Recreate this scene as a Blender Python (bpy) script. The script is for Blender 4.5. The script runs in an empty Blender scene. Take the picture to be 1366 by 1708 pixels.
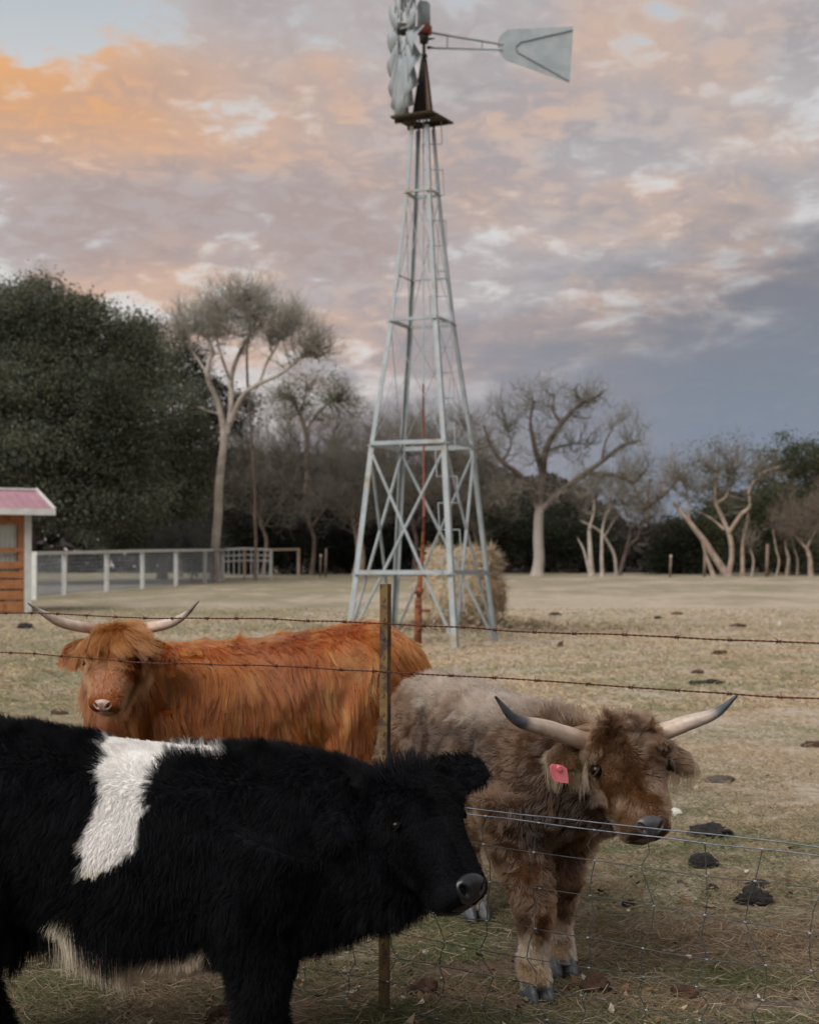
import bpy, bmesh, math, random
import numpy as np
from mathutils import Vector, Matrix, kdtree

scene = bpy.context.scene
RAD = math.radians
F_PX, CX, HY, CAM_Z, SLOPE = 2600.0, 683.0, 950.0, 1.30, 0.013   # lens in photo pixels, horizon row, eye height, rise of the pasture

# ------------------------------------------------------------------ camera
cam_data = bpy.data.cameras.new('camera')
cam = bpy.data.objects.new('camera', cam_data)
scene.collection.objects.link(cam)
cam.location = (0, 0, CAM_Z)
cam.rotation_euler = (RAD(90), 0, 0)
cam_data.sensor_fit = 'VERTICAL'
cam_data.sensor_height = 36.0
cam_data.sensor_width = 36.0
cam_data.lens = 36.0 * F_PX / 1708.0
cam_data.shift_y = (HY - 854.0) / 1708.0
cam_data.clip_start = 0.1
cam_data.clip_end = 3000.0
cam_data.dof.use_dof = True
cam_data.dof.focus_distance = 4.45
cam_data.dof.aperture_fstop = 5.6
scene.camera = cam

# ------------------------------------------------------------------ colour management
scene.view_settings.view_transform = 'Standard'
scene.view_settings.look = 'None'
scene.view_settings.gamma = 1.0
scene.view_settings.use_curve_mapping = False
scene.view_settings.exposure = 1.15
scene.render.engine = 'CYCLES'
scene.cycles.use_denoising = True
scene.cycles.max_bounces = 6
scene.cycles.diffuse_bounces = 3
scene.cycles.glossy_bounces = 2
scene.cycles.transmission_bounces = 4
scene.cycles.transparent_max_bounces = 8
scene.cycles_curves.shape = 'RIBBONS'
scene.cycles_curves.subdivisions = 2

# ------------------------------------------------------------------ node helpers
def sk(nt, node, key, v):
    s = node.inputs[key]
    if isinstance(v, bpy.types.NodeSocket):
        nt.links.new(v, s)
    elif isinstance(v, (tuple, list)) and s.type == 'RGBA' and len(v) == 3:
        s.default_value = (*v, 1)
    else:
        s.default_value = v
def nd(nt, typ, ins=None, **props):
    n = nt.nodes.new(typ)
    for k, v in props.items():
        setattr(n, k, v)
    for k, v in (ins or {}).items():
        sk(nt, n, k, v)
    return n
def mth(nt, op, a, b=None, c=None, clamp=False):
    n = nd(nt, 'ShaderNodeMath', operation=op, use_clamp=clamp)
    for i, v in enumerate((a, b, c)):
        if v is not None:
            sk(nt, n, i, v)
    return n.outputs[0]
def mixc(nt, f, a, b, blend='MIX'):
    n = nd(nt, 'ShaderNodeMix', data_type='RGBA', blend_type=blend)
    sk(nt, n, 0, f); sk(nt, n, 6, a); sk(nt, n, 7, b)
    return n.outputs[2]
def mapr(nt, v, a, b, c=0.0, d=1.0, smooth=True):
    n = nd(nt, 'ShaderNodeMapRange', interpolation_type='SMOOTHSTEP' if smooth else 'LINEAR')
    for k, x in zip(('Value', 'From Min', 'From Max', 'To Min', 'To Max'), (v, a, b, c, d)):
        sk(nt, n, k, x)
    return n.outputs[0]
def noise(nt, vec, scale, detail=4.0, rough=0.55, dist=0.0, col=False):
    n = nd(nt, 'ShaderNodeTexNoise', {'Vector': vec, 'Scale': scale, 'Detail': detail, 'Roughness': rough, 'Distortion': dist})
    return n.outputs[1 if col else 0]
def vmath(nt, op, a, b):
    n = nd(nt, 'ShaderNodeVectorMath', operation=op)
    sk(nt, n, 0, a); sk(nt, n, 1, b)
    return n.outputs[1] if op in ('DOT_PRODUCT', 'LENGTH', 'DISTANCE') else n.outputs[0]

# ------------------------------------------------------------------ sun and sky: dusk, broken altocumulus, afterglow on the left
SUN_AZ, SUN_EL = RAD(218), RAD(42)            # compass angle from +Y clockwise: behind the camera, to its left
sd = Vector((math.sin(SUN_AZ) * math.cos(SUN_EL), math.cos(SUN_AZ) * math.cos(SUN_EL), math.sin(SUN_EL)))
sun_data = bpy.data.lights.new('sun', 'SUN')
sun_data.energy = 1.5
sun_data.angle = RAD(45)
sun_data.color = (1.0, 0.965, 0.93)
sun = bpy.data.objects.new('sun', sun_data)
scene.collection.objects.link(sun)
sun.rotation_euler = (-sd).to_track_quat('-Z', 'Y').to_euler()
sun.location = sd * 50

world = bpy.data.worlds.new('World')
scene.world = world
world.use_nodes = True
wt = world.node_tree
wt.nodes.clear()
DIM = 2.0 ** -1.15
def dc(r, g, b):                               # picture colour (sRGB 0..255) -> sky radiance at this exposure
    f = lambda c: ((c / 255 + 0.055) / 1.055) ** 2.4 if c > 10 else c / 255 / 12.92
    return (f(r) * DIM, f(g) * DIM, f(b) * DIM)
gen = nd(wt, 'ShaderNodeTexCoord').outputs['Generated']
sx = nd(wt, 'ShaderNodeSeparateXYZ', {0: gen})
X, Y, Z = sx.outputs
zc = mth(wt, 'MAXIMUM', Z, 0.0)
den = mth(wt, 'ADD', zc, 0.24)
deck = nd(wt, 'ShaderNodeCombineXYZ', {0: mth(wt, 'DIVIDE', X, den), 1: mth(wt, 'DIVIDE', Y, den), 2: 0.37}).outputs[0]
az = mth(wt, 'ARCTAN2', X, Y)
el = mth(wt, 'ARCSINE', Z)
hl = mth(wt, 'SQRT', mth(wt, 'ADD', mth(wt, 'MULTIPLY', X, X), mth(wt, 'MULTIPLY', Y, Y)))
glow = mth(wt, 'DIVIDE', mth(wt, 'ADD', mth(wt, 'MULTIPLY', X, -0.8), mth(wt, 'MULTIPLY', Y, 0.6)), mth(wt, 'MAXIMUM', hl, 0.05))
n_big = noise(wt, deck, 2.6, 3.0, 0.5, 0.4)
n_mid = noise(wt, deck, 7.5, 6.0, 0.55, 0.35)
n_rip = noise(wt, deck, 21.0, 4.0, 0.55, 0.4)
sky = nd(wt, 'ShaderNodeTexSky', sky_type='NISHITA', sun_disc=False, sun_elevation=SUN_EL, sun_rotation=SUN_AZ, altitude=200, air_density=1.0, dust_density=2.5)
sky_dim = vmath(wt, 'MULTIPLY', sky.outputs[0], (0.055, 0.055, 0.055))
gap = mixc(wt, 0.95, sky_dim, mixc(wt, mapr(wt, el, 0.26, 0.36), dc(214, 213, 212), dc(188, 195, 200)))
gap = mixc(wt, mapr(wt, el, 0.26, 0.02), gap, dc(228, 219, 214))
# cover: fewer clouds high on the left, solid low on the right
clear = mth(wt, 'MULTIPLY', mapr(wt, el, 0.292, 0.345), mapr(wt, glow, 0.67, 0.79))
thick = mth(wt, 'ADD', mth(wt, 'MULTIPLY', n_mid, 0.52), mth(wt, 'ADD', mth(wt, 'MULTIPLY', n_big, 0.46), mth(wt, 'MULTIPLY', n_rip, 0.36)))
thick = mth(wt, 'SUBTRACT', thick, mth(wt, 'MULTIPLY', clear, 0.26))
lowleft = mth(wt, 'MULTIPLY', mapr(wt, el, 0.23, 0.15), mapr(wt, glow, 0.62, 0.74))
thick = mth(wt, 'SUBTRACT', thick, mth(wt, 'MULTIPLY', lowleft, 0.17))
mass = mth(wt, 'MULTIPLY', mth(wt, 'MULTIPLY', mapr(wt, el, 0.165, 0.205), mapr(wt, el, 0.265, 0.225)), mth(wt, 'MULTIPLY', mapr(wt, glow, 0.50, 0.62), mapr(wt, glow, 0.82, 0.74)))
thick = mth(wt, 'ADD', thick, mth(wt, 'MULTIPLY', mass, 0.12))
cover = mapr(wt, thick, 0.525, 0.655)
# colour of the clouds: lit rims pink to orange towards the afterglow, mauve-grey bodies
band = mth(wt, 'MULTIPLY', mapr(wt, el, 0.235, 0.283), mapr(wt, el, 0.345, 0.30))
warm = mth(wt, 'MULTIPLY', mapr(wt, glow, 0.59, 0.78), band)
rim_c = mixc(wt, mapr(wt, glow, 0.30, 0.70), dc(212, 184, 166), dc(222, 184, 158))
rim_c = mixc(wt, warm, rim_c, dc(236, 172, 108))
body_c = mixc(wt, mapr(wt, glow, 0.45, 0.80), dc(164, 158, 162), dc(172, 156, 154))
body_c = mixc(wt, mth(wt, 'MULTIPLY', warm, 0.55), body_c, dc(204, 158, 126))
body_c = mixc(wt, mth(wt, 'MULTIPLY', mass, 0.8), body_c, dc(170, 151, 147))
lit = mapr(wt, mth(wt, 'ADD', mth(wt, 'MULTIPLY', n_rip, 0.65), mth(wt, 'MULTIPLY', n_mid, 0.45)), 0.48, 0.68)
lit = mth(wt, 'MULTIPLY', lit, mth(wt, 'SUBTRACT', 1.0, mth(wt, 'MULTIPLY', mass, 0.55)))
core = mapr(wt, thick, 0.56, 0.74)
peach = mapr(wt, noise(wt, deck, 3.4, 3.0, 0.5, 0.2), 0.42, 0.60)
thin_c = mixc(wt, mth(wt, 'MAXIMUM', peach, warm), dc(192, 187, 187), rim_c)
body_c = mixc(wt, mth(wt, 'MULTIPLY', lit, 0.75), body_c, thin_c)
cloud_c = mixc(wt, core, thin_c, body_c)
col = mixc(wt, mth(wt, 'MULTIPLY', cover, 0.93), gap, cloud_c)
# the slate bank of stratus low ahead and to the right
edge = mapr(wt, glow, 0.36, 0.72, 0.225, 0.105, False)
soft = mth(wt, 'MULTIPLY', mth(wt, 'SUBTRACT', mth(wt, 'ADD', mth(wt, 'MULTIPLY', n_mid, 0.6), mth(wt, 'MULTIPLY', n_big, 0.4)), 0.5), 0.22)
bank = mapr(wt, mth(wt, 'SUBTRACT', mth(wt, 'ADD', edge, soft), el), -0.045, 0.055)
bank = mth(wt, 'MULTIPLY', bank, mapr(wt, glow, 0.80, 0.62))
bank_c = mixc(wt, mapr(wt, el, 0.19, 0.06), dc(122, 127, 138), dc(124, 137, 154))
bank_c = mixc(wt, mapr(wt, glow, 0.42, 0.64), bank_c, dc(152, 149, 156))
col = mixc(wt, mth(wt, 'MULTIPLY', bank, 0.92), col, bank_c)
# ground haze colour below the horizon
col = mixc(wt, mapr(wt, Z, 0.0, -0.05), col, dc(110, 108, 104))
bg = nd(wt, 'ShaderNodeBackground', {'Color': col, 'Strength': 1.0})
wo = nd(wt, 'ShaderNodeOutputWorld', {0: bg.outputs[0]})

# ------------------------------------------------------------------ small tools
def gz(y):                                     # height of the pasture at depth y
    return SLOPE * y if y < 84 else SLOPE * 84 + 0.002 * (y - 84)
def gzv(y):
    return np.where(y < 84, SLOPE * y, SLOPE * 84 + 0.002 * (y - 84))
def P(px, py, d):                              # photo pixel at depth d -> world
    return np.array([(px - CX) / F_PX * d, d, CAM_Z - (py - HY) / F_PX * d])
def PX(px, d):
    return (px - CX) / F_PX * d
def depth_at(py):                              # depth of the ground seen at photo row py
    return CAM_Z / ((py - HY) / F_PX + SLOPE)

def link(o, parent=None, **props):
    scene.collection.objects.link(o)
    if parent is not None:
        o.parent = parent
    for k, v in props.items():
        o[k] = v
    return o
def empty(name, loc=(0, 0, 0), rz=0.0, **props):
    o = bpy.data.objects.new(name, None)
    o.location = loc
    o.rotation_euler = (0, 0, rz)
    o.empty_display_size = 0.2
    return link(o, **props)
def mesh_np(name, V, Fs, smooth=True):
    """V (n,3); Fs list of int arrays (m,3) or (m,4)"""
    me = bpy.data.meshes.new(name)
    V = np.asarray(V, dtype=np.float32)
    Fs = [np.asarray(f, dtype=np.int32) for f in Fs if len(f)]
    me.vertices.add(len(V))
    me.vertices.foreach_set('co', V.ravel())
    nl = sum(f.size for f in Fs); npoly = sum(len(f) for f in Fs)
    me.loops.add(nl); me.polygons.add(npoly)
    me.loops.foreach_set('vertex_index', np.concatenate([f.ravel() for f in Fs]))
    tot = np.concatenate([np.full(len(f), f.shape[1], dtype=np.int32) for f in Fs])
    start = np.concatenate([[0], np.cumsum(tot)[:-1]]).astype(np.int32)
    me.polygons.foreach_set('loop_start', start)
    me.polygons.foreach_set('loop_total', tot)
    me.polygons.foreach_set('use_smooth', np.full(npoly, smooth))
    me.update(calc_edges=True)
    return me
class MB:
    """collects simple solids, then becomes one mesh"""
    def __init__(s):
        s.V = []; s.T = []; s.Q = []; s.n = 0
    def add(s, V, T=None, Q=None):
        V = np.asarray(V, float)
        if T is not None and len(T): s.T.append(np.asarray(T, int).reshape(-1, 3) + s.n)
        if Q is not None and len(Q): s.Q.append(np.asarray(Q, int).reshape(-1, 4) + s.n)
        s.V.append(V); s.n += len(V)
        return s
    def prism(s, prof, a, b, up=(0, 0, 1), prof_b=None):
        """profile (closed polygon in right/up) swept from a to b"""
        a = np.asarray(a, float); b = np.asarray(b, float)
        t = b - a; t = t / np.linalg.norm(t)
        up = np.asarray(up, float)
        if abs(np.dot(t, up)) > 0.99: up = np.array([1.0, 0, 0])
        r = np.cross(t, up); r /= np.linalg.norm(r)
        u = np.cross(r, t)
        prof = np.asarray(prof, float)
        pb = prof if prof_b is None else np.asarray(prof_b, float)
        k = len(prof)
        V = np.concatenate([a + prof[:, :1] * r + prof[:, 1:] * u, b + pb[:, :1] * r + pb[:, 1:] * u, [a + (prof.mean(0)[0] * r + prof.mean(0)[1] * u)], [b + (pb.mean(0)[0] * r + pb.mean(0)[1] * u)]])
        Q = [[i, (i + 1) % k, k + (i + 1) % k, k + i] for i in range(k)]
        T = [[(i + 1) % k, i, 2 * k] for i in range(k)] + [[k + i, k + (i + 1) % k, 2 * k + 1] for i in range(k)]
        return s.add(V, T, Q)
    def bar(s, a, b, w, h=None, up=(0, 0, 1)):
        h = h or w
        return s.prism([(-w / 2, -h / 2), (w / 2, -h / 2), (w / 2, h / 2), (-w / 2, h / 2)], a, b, up)
    def angle(s, a, b, w, t, up=(0, 0, 1), flip=1):
        return s.prism([(0, 0), (w * flip, 0), (w * flip, t), (t * flip, t), (t * flip, w), (0, w)], a, b, up)
    def rod(s, a, b, r, n=6, r2=None):
        c = [(math.cos(2 * math.pi * i / n), math.sin(2 * math.pi * i / n)) for i in range(n)]
        p = np.array(c)
        return s.prism(p * r, a, b, (0.13, 0.21, 0.97), None if r2 is None else p * r2)
    def path(s, pts, r, n=6):
        pts = np.asarray(pts, float)
        r = np.broadcast_to(np.asarray(r, float), (len(pts),))
        V, Q, T = tube(pts[None], r[None], n)
        return s.add(V, T, Q)
    def plate(s, poly, thick_vec):
        """flat polygon (n,3) extruded by a vector"""
        poly = np.asarray(poly, float); tv = np.asarray(thick_vec, float); k = len(poly)
        V = np.concatenate([poly, poly + tv, [poly.mean(0)], [poly.mean(0) + tv]])
        Q = [[i, (i + 1) % k, k + (i + 1) % k, k + i] for i in range(k)]
        T = [[(i + 1) % k, i, 2 * k] for i in range(k)] + [[k + i, k + (i + 1) % k, 2 * k + 1] for i in range(k)]
        return s.add(V, T, Q)
    def mesh(s, name, smooth=False):
        return mesh_np(name, np.concatenate(s.V), ([np.concatenate(s.T)] if s.T else []) + ([np.concatenate(s.Q)] if s.Q else []), smooth)
    def build(s, name, mat, parent=None, smooth=False, origin=None, **props):
        me = s.mesh(name, smooth)
        me.materials.append(mat)
        o = bpy.data.objects.new(name, me)
        link(o, parent, **props)
        return o
def tube(pts, rad, n):
    """pts (N,K,3), rad (N,K) -> verts, quads, end triangles, n sides; last ring closes to a cap"""
    N, K, _ = pts.shape
    t = np.gradient(pts, axis=1) if K > 2 else np.repeat(pts[:, 1:] - pts[:, :1], 2, 1)
    t = t / np.maximum(np.linalg.norm(t, axis=2, keepdims=True), 1e-9)
    ref = np.where(np.abs(t[:, :1, 2:3]) > 0.9, np.array([1.0, 0, 0]), np.array([0.0, 0, 1.0]))
    ref = np.broadcast_to(ref, t.shape)
    r = np.cross(t, ref); r = r / np.maximum(np.linalg.norm(r, axis=2, keepdims=True), 1e-9)
    u = np.cross(r, t)
    ang = np.arange(n) * 2 * np.pi / n
    V = pts[:, :, None, :] + rad[:, :, None, None] * (np.cos(ang)[None, None, :, None] * r[:, :, None, :] + np.sin(ang)[None, None, :, None] * u[:, :, None, :])
    V = V.reshape(-1, 3)
    base = (np.arange(N) * K * n)[:, None, None]
    ring = (np.arange(K - 1) * n)[None, :, None]
    i = np.arange(n)[None, None, :]; j = (np.arange(n)[None, None, :] + 1) % n
    Q = np.stack([base + ring + i, base + ring + n + i, base + ring + n + j, base + ring + j], -1).reshape(-1, 4)[:, ::-1]
    b1 = (np.arange(N) * K * n)[:, None]; b2 = b1 + (K - 1) * n
    k = np.arange(1, n - 1)[None, :]
    T = np.concatenate([np.stack([b1 + 0 * k, b1 + k + 1, b1 + k], -1).reshape(-1, 3), np.stack([b2 + 0 * k, b2 + k, b2 + k + 1], -1).reshape(-1, 3)])
    T[:] = T[:, ::-1]
    return V, Q, T
def smooth_path(pts, vals, n):
    """Catmull-Rom through joints"""
    pts = np.asarray(pts, float); vals = np.asarray(vals, float)
    if vals.ndim == 1: vals = vals[:, None]
    D = np.concatenate([pts, vals], 1)
    E_ = np.concatenate([[2 * D[0] - D[1]], D, [2 * D[-1] - D[-2]]])
    out = []
    segs = len(D) - 1
    for t in np.linspace(0, segs, n):
        i = min(int(t), segs - 1); f = t - i
        p0, p1, p2, p3 = E_[i], E_[i + 1], E_[i + 2], E_[i + 3]
        out.append(0.5 * (2 * p1 + (p2 - p0) * f + (2 * p0 - 5 * p1 + 4 * p2 - p3) * f * f + (3 * p1 - p0 - 3 * p2 + p3) * f ** 3))
    out = np.array(out)
    return out[:, :3], out[:, 3:]
def hash3(i, seed):
    h = (i[..., 0].astype(np.int64) * 374761393 + i[..., 1].astype(np.int64) * 668265263 + i[..., 2].astype(np.int64) * 2147483647 + seed * 1274126177) & 0x7fffffff
    h = ((h ^ (h >> 13)) * 1274126177) & 0x7fffffff
    h = ((h ^ (h >> 16)) * 668265263) & 0x7fffffff
    return ((h ^ (h >> 15)) & 0xffffff) / float(0xffffff)
def vn(p, freq, seed=0):
    """value noise 0..1 at points p (...,3)"""
    q = np.asarray(p, float) * freq + 1000.0
    i = np.floor(q); f = q - i; f = f * f * (3 - 2 * f)
    out = 0
    for dx in (0, 1):
        for dy in (0, 1):
            for dz in (0, 1):
                w = (f[..., 0] if dx else 1 - f[..., 0]) * (f[..., 1] if dy else 1 - f[..., 1]) * (f[..., 2] if dz else 1 - f[..., 2])
                out = out + w * hash3(i + np.array([dx, dy, dz]), seed)
    return out
def vn3(p, freq, seed=0):
    return np.stack([vn(p, freq, seed), vn(p, freq, seed + 11), vn(p, freq, seed + 23)], -1) * 2 - 1
def nrm(v):
    return v / np.maximum(np.linalg.norm(v, axis=-1, keepdims=True), 1e-9)
def sstep(x, a, b):
    t = np.clip((x - a) / (b - a), 0, 1)
    return t * t * (3 - 2 * t)

# ------------------------------------------------------------------ materials
def new_mat(name):
    m = bpy.data.materials.new(name)
    m.use_nodes = True
    nt = m.node_tree
    b = nt.nodes['Principled BSDF']
    return m, nt, b
def mat_var(name, c1, c2, scale=6.0, rough=0.6, metal=0.0, c3=None, s3=25.0, t3=(0.58, 0.68), bump=0.0, coord='Object', spec=0.4):
    """two tones by noise, optional third tone (rust, dirt) in patches"""
    m, nt, b = new_mat(name)
    co = nd(nt, 'ShaderNodeTexCoord').outputs[coord]
    n1 = noise(nt, co, scale, 5, 0.6)
    col = mixc(nt, mapr(nt, n1, 0.35, 0.65), c1, c2)
    if c3 is not None:
        n2 = noise(nt, co, s3, 6, 0.65)
        col = mixc(nt, mapr(nt, n2, *t3), col, c3)
    sk(nt, b, 'Base Color', col)
    sk(nt, b, 'Roughness', mapr(nt, n1, 0.2, 0.8, rough - 0.08, rough + 0.1))
    b.inputs['Metallic'].default_value = metal
    b.inputs['Specular IOR Level'].default_value = spec
    if bump:
        n3 = noise(nt, co, scale * 6, 4, 0.6)
        bp = nd(nt, 'ShaderNodeBump', {'Strength': bump, 'Height': n3, 'Distance': 0.02})
        sk(nt, b, 'Normal', bp.outputs[0])
    return m
def mat_attr(name, attr='tone', rough=0.8, spec=0.2, transl=0.0):
    """colour carried by each leaf, blade or vertex"""
    m, nt, b = new_mat(name)
    a = nd(nt, 'ShaderNodeAttribute', attribute_name=attr)
    sk(nt, b, 'Base Color', a.outputs['Color'])
    b.inputs['Roughness'].default_value = rough
    b.inputs['Specular IOR Level'].default_value = spec
    if transl:
        t = nd(nt, 'ShaderNodeBsdfTranslucent', {'Color': a.outputs['Color']})
        mx = nd(nt, 'ShaderNodeMixShader', {0: transl, 1: b.outputs[0], 2: t.outputs[0]})
        nt.links.new(mx.outputs[0], nt.nodes['Material Output'].inputs[0])
    return m
def put_color(me, cols, domain='POINT', attr='tone'):
    a = me.attributes.new(attr, 'FLOAT_COLOR', domain)
    c = np.ones((len(cols), 4), np.float32); c[:, :3] = cols
    a.data.foreach_set('color', c.ravel())

# ------------------------------------------------------------------ pasture
def ground_mat():
    m, nt, b = new_mat('pasture')
    geo = nd(nt, 'ShaderNodeNewGeometry').outputs['Position']
    sp = nd(nt, 'ShaderNodeSeparateXYZ', {0: geo}); gx, gy = sp.outputs[0], sp.outputs[1]
    st = nd(nt, 'ShaderNodeMapping', {'Vector': geo, 'Scale': (1.0, 0.55, 1.0)}).outputs[0]
    a1 = noise(nt, st, 0.35, 5, 0.6, 0.3)
    a2 = noise(nt, geo, 1.7, 6, 0.65)
    a3 = noise(nt, geo, 14.0, 6, 0.7)
    a4 = noise(nt, geo, 55.0, 4, 0.7)
    dry = mixc(nt, mapr(nt, a3, 0.3, 0.7), (0.345, 0.285, 0.215), (0.515, 0.445, 0.355))
    green = mixc(nt, mapr(nt, a3, 0.3, 0.7), (0.19, 0.175, 0.115), (0.35, 0.31, 0.215))
    soil = mixc(nt, mapr(nt, a4, 0.3, 0.7), (0.095, 0.066, 0.048), (0.19, 0.135, 0.10))
    far_green = mth(nt, 'MULTIPLY', mapr(nt, gy, 34.0, 52.0), 0.55)
    near_green = mth(nt, 'MULTIPLY', mapr(nt, gy, 12.0, 5.0), 0.55)
    left_green = mth(nt, 'MULTIPLY', mapr(nt, gx, 0.5, -3.0), 0.45)
    gsum = mth(nt, 'ADD', mth(nt, 'ADD', far_green, near_green), left_green)
    gf = mapr(nt, mth(nt, 'ADD', mth(nt, 'ADD', mth(nt, 'MULTIPLY', a1, 0.7), mth(nt, 'MULTIPLY', a2, 0.3)), mth(nt, 'MULTIPLY', gsum, 0.26)), 0.50, 0.70)
    c = mixc(nt, gf, dry, green)
    bare = mth(nt, 'MULTIPLY', mapr(nt, gy, 8.0, 4.0), 0.22)  # more soil close by, partly as painted foreground shade
    sf = mapr(nt, mth(nt, 'ADD', mth(nt, 'ADD', mth(nt, 'MULTIPLY', a2, 0.5), mth(nt, 'MULTIPLY', a3, 0.5)), bare), 0.56, 0.68)
    c = mixc(nt, sf, c, soil)
    spk = mapr(nt, noise(nt, nd(nt, 'ShaderNodeMapping', {'Vector': geo, 'Scale': (1.0, 0.6, 1.0)}).outputs[0], 7.0, 6, 0.75), 0.50, 0.66)
    c = mixc(nt, mth(nt, 'MULTIPLY', spk, 0.45), c, (0.20, 0.155, 0.105))
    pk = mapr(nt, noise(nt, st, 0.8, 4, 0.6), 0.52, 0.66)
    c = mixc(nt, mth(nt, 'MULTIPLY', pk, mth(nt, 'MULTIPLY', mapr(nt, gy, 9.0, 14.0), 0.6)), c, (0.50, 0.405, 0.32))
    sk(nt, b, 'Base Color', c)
    b.inputs['Roughness'].default_value = 0.95
    b.inputs['Specular IOR Level'].default_value = 0.1
    h = mth(nt, 'ADD', mth(nt, 'MULTIPLY', a3, 0.6), mth(nt, 'MULTIPLY', a4, 0.4))
    bp = nd(nt, 'ShaderNodeBump', {'Strength': 0.8, 'Distance': 0.05, 'Height': h})
    sk(nt, b, 'Normal', bp.outputs[0])
    return m
def bumps(x, y):
    p = np.stack([x, y, np.zeros_like(x)], -1)
    f = np.clip((30 - y) / 30, 0, 1) * np.clip((y - 1) / 2, 0, 1)
    return ((vn(p, 1.3, 3) - 0.5) * 0.035 + (vn(p, 5.0, 5) - 0.5) * 0.02) * f
ys = np.concatenate([[-60, -20, -6], np.arange(0, 3, 0.5), np.arange(3, 12, 0.06), np.arange(12, 30, 0.4), np.arange(30, 90, 3.0), [100, 130, 180, 300, 600, 1500]])
us = np.concatenate([[-1500, -500, -150, -60, -25], np.arange(-12, -3, 0.6), np.arange(-3, 3.01, 0.06), np.arange(3.6, 12.1, 0.6), [25, 60, 150, 500, 1500]])
gxx, gyy = np.meshgrid(us, ys)
gzz = gzv(gyy) + bumps(gxx, gyy)
gzz = np.where(gyy < 0, 0, gzz)
nx, ny = len(us), len(ys)
ii = (np.arange(ny - 1)[:, None] * nx + np.arange(nx - 1)[None, :]).ravel()
gm = mesh_np('ground', np.stack([gxx, gyy, gzz], -1).reshape(-1, 3), [np.stack([ii, ii + 1, ii + nx + 1, ii + nx], -1)])
gm.materials.append(ground_mat())
ground = link(bpy.data.objects.new('ground', gm), kind='structure', label='dry winter pasture of tan grass and bare soil')
def gzb(x, y):
    x = np.asarray(x, float); y = np.asarray(y, float)
    return gzv(y) + bumps(x, y)
# ================================================================== windmill
M_GALV = mat_var('galvanised_steel', (0.26, 0.30, 0.31), (0.34, 0.38, 0.39), 4.0, 0.6, 0.1, (0.27, 0.235, 0.16), 2.0, (0.56, 0.72))
M_VANE = mat_var('weathered_sheet_steel', (0.27, 0.31, 0.325), (0.34, 0.375, 0.39), 3.0, 0.55, 0.15)
M_DARKST = mat_var('dark_stained_steel', (0.018, 0.02, 0.018), (0.05, 0.035, 0.025), 6.0, 0.7)
M_PLANK = mat_var('dark_platform_timber', (0.03, 0.026, 0.018), (0.07, 0.05, 0.03), 8.0, 0.9)
M_REDIRON = mat_var('red_oxide_paint', (0.20, 0.05, 0.032), (0.27, 0.085, 0.055), 8.0, 0.6)
M_RUST = mat_var('rusted_pipe', (0.20, 0.065, 0.03), (0.31, 0.115, 0.045), 7.0, 0.85, 0.0, (0.10, 0.03, 0.02), 9.0, (0.5, 0.6))
M_MAST = mat_var('tan_mast_plate', (0.28, 0.18, 0.13), (0.36, 0.25, 0.19), 6.0, 0.7)
D_W = 27.4; KW = F_PX / D_W
D_M = 21.5; wm_z = 0.0                          # drawn at 27.4 m scale, set down at 21.5 m
mill = empty('windmill', (PX(705, D_M), D_M, gz(D_M)), label='tall pale galvanised farm windmill with grey tail vane, standing beside the hay', category='windmill')
mill.scale = (D_M / D_W,) * 3
def wl(px, py, dd=0.0):                        # local point on the windmill's centre plane
    return np.array([(px - 705) / KW, dd, CAM_Z - (py - HY) / KW - wm_z])
rows = [1073, 958, 746, 540, 325, 213]
half = [127, 111, 86, 53.5, 28, 19.5]          # half of the left-right spread, px
ux, uy = 170 / 184, 70 / 184                   # how the square stands to the view
cor = {'R': (ux, uy), 'F': (uy, -ux), 'L': (-ux, -uy), 'B': (-uy, ux)}
def corner(c, row):
    hw = np.interp(-row, [-r for r in rows], half) / ux / KW
    z = CAM_Z - (row - HY) / KW - wm_z
    if row >= 1073: z = -0.07
    return np.array([cor[c][0] * hw, cor[c][1] * hw, z])
for c in 'LFRB':
    mb = MB()
    for r0, r1 in zip(rows[:-1], rows[1:]):
        wd = 0.092 if r0 > 800 else 0.078 if r0 > 600 else 0.064
        a, b = corner(c, r0), corner(c, r1)
        inw = -np.array([cor[c][0], cor[c][1], 0])
        # an angle iron whose ridge faces outwards
        w = wd * 0.72; t = 0.014
        mb.prism([(-w, 0.55 * w), (0, -0.45 * w), (w, 0.55 * w), (w - t, 0.55 * w + t), (0, -0.45 * w + t * 1.5), (-w + t, 0.55 * w + t)], a, b, inw)
    mb.build('leg', M_GALV, mill)
order = 'LFRB'
def girt(a, b, w=0.06):
    MB().angle(a, b, w, 0.012).build('girt', M_GALV, mill)
for row, w in ((958, 0.075), (746, 0.075), (540, 0.055), (325, 0.05)):
    for i in range(4):
        girt(corner(order[i], row), corner(order[(i + 1) % 4], row), w)
girt(corner('B', 462), corner('R', 462), 0.03); girt(corner('L', 462), corner('B', 462), 0.025)
for i in range(4):                             # bottom bay: pipe crosses from the 746 row to the feet
    a, b = order[i], order[(i + 1) % 4]
    for p, q in ((a, b), (b, a)):
        MB().rod(corner(p, 752) , corner(q, 1072) * np.array([0.97, 0.97, 1]), 0.028).build('brace', M_GALV, mill)
for r0, r1 in ((746, 540), (540, 325)):
    for i in range(4):
        a, b = order[i], order[(i + 1) % 4]
        for p, q in ((a, b), (b, a)):
            MB().rod(corner(p, r1), corner(q, r0), 0.007, 4).build('tie_rod', M_GALV, mill)
side = 1
rr = np.arange(1015, 235, -43)
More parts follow.
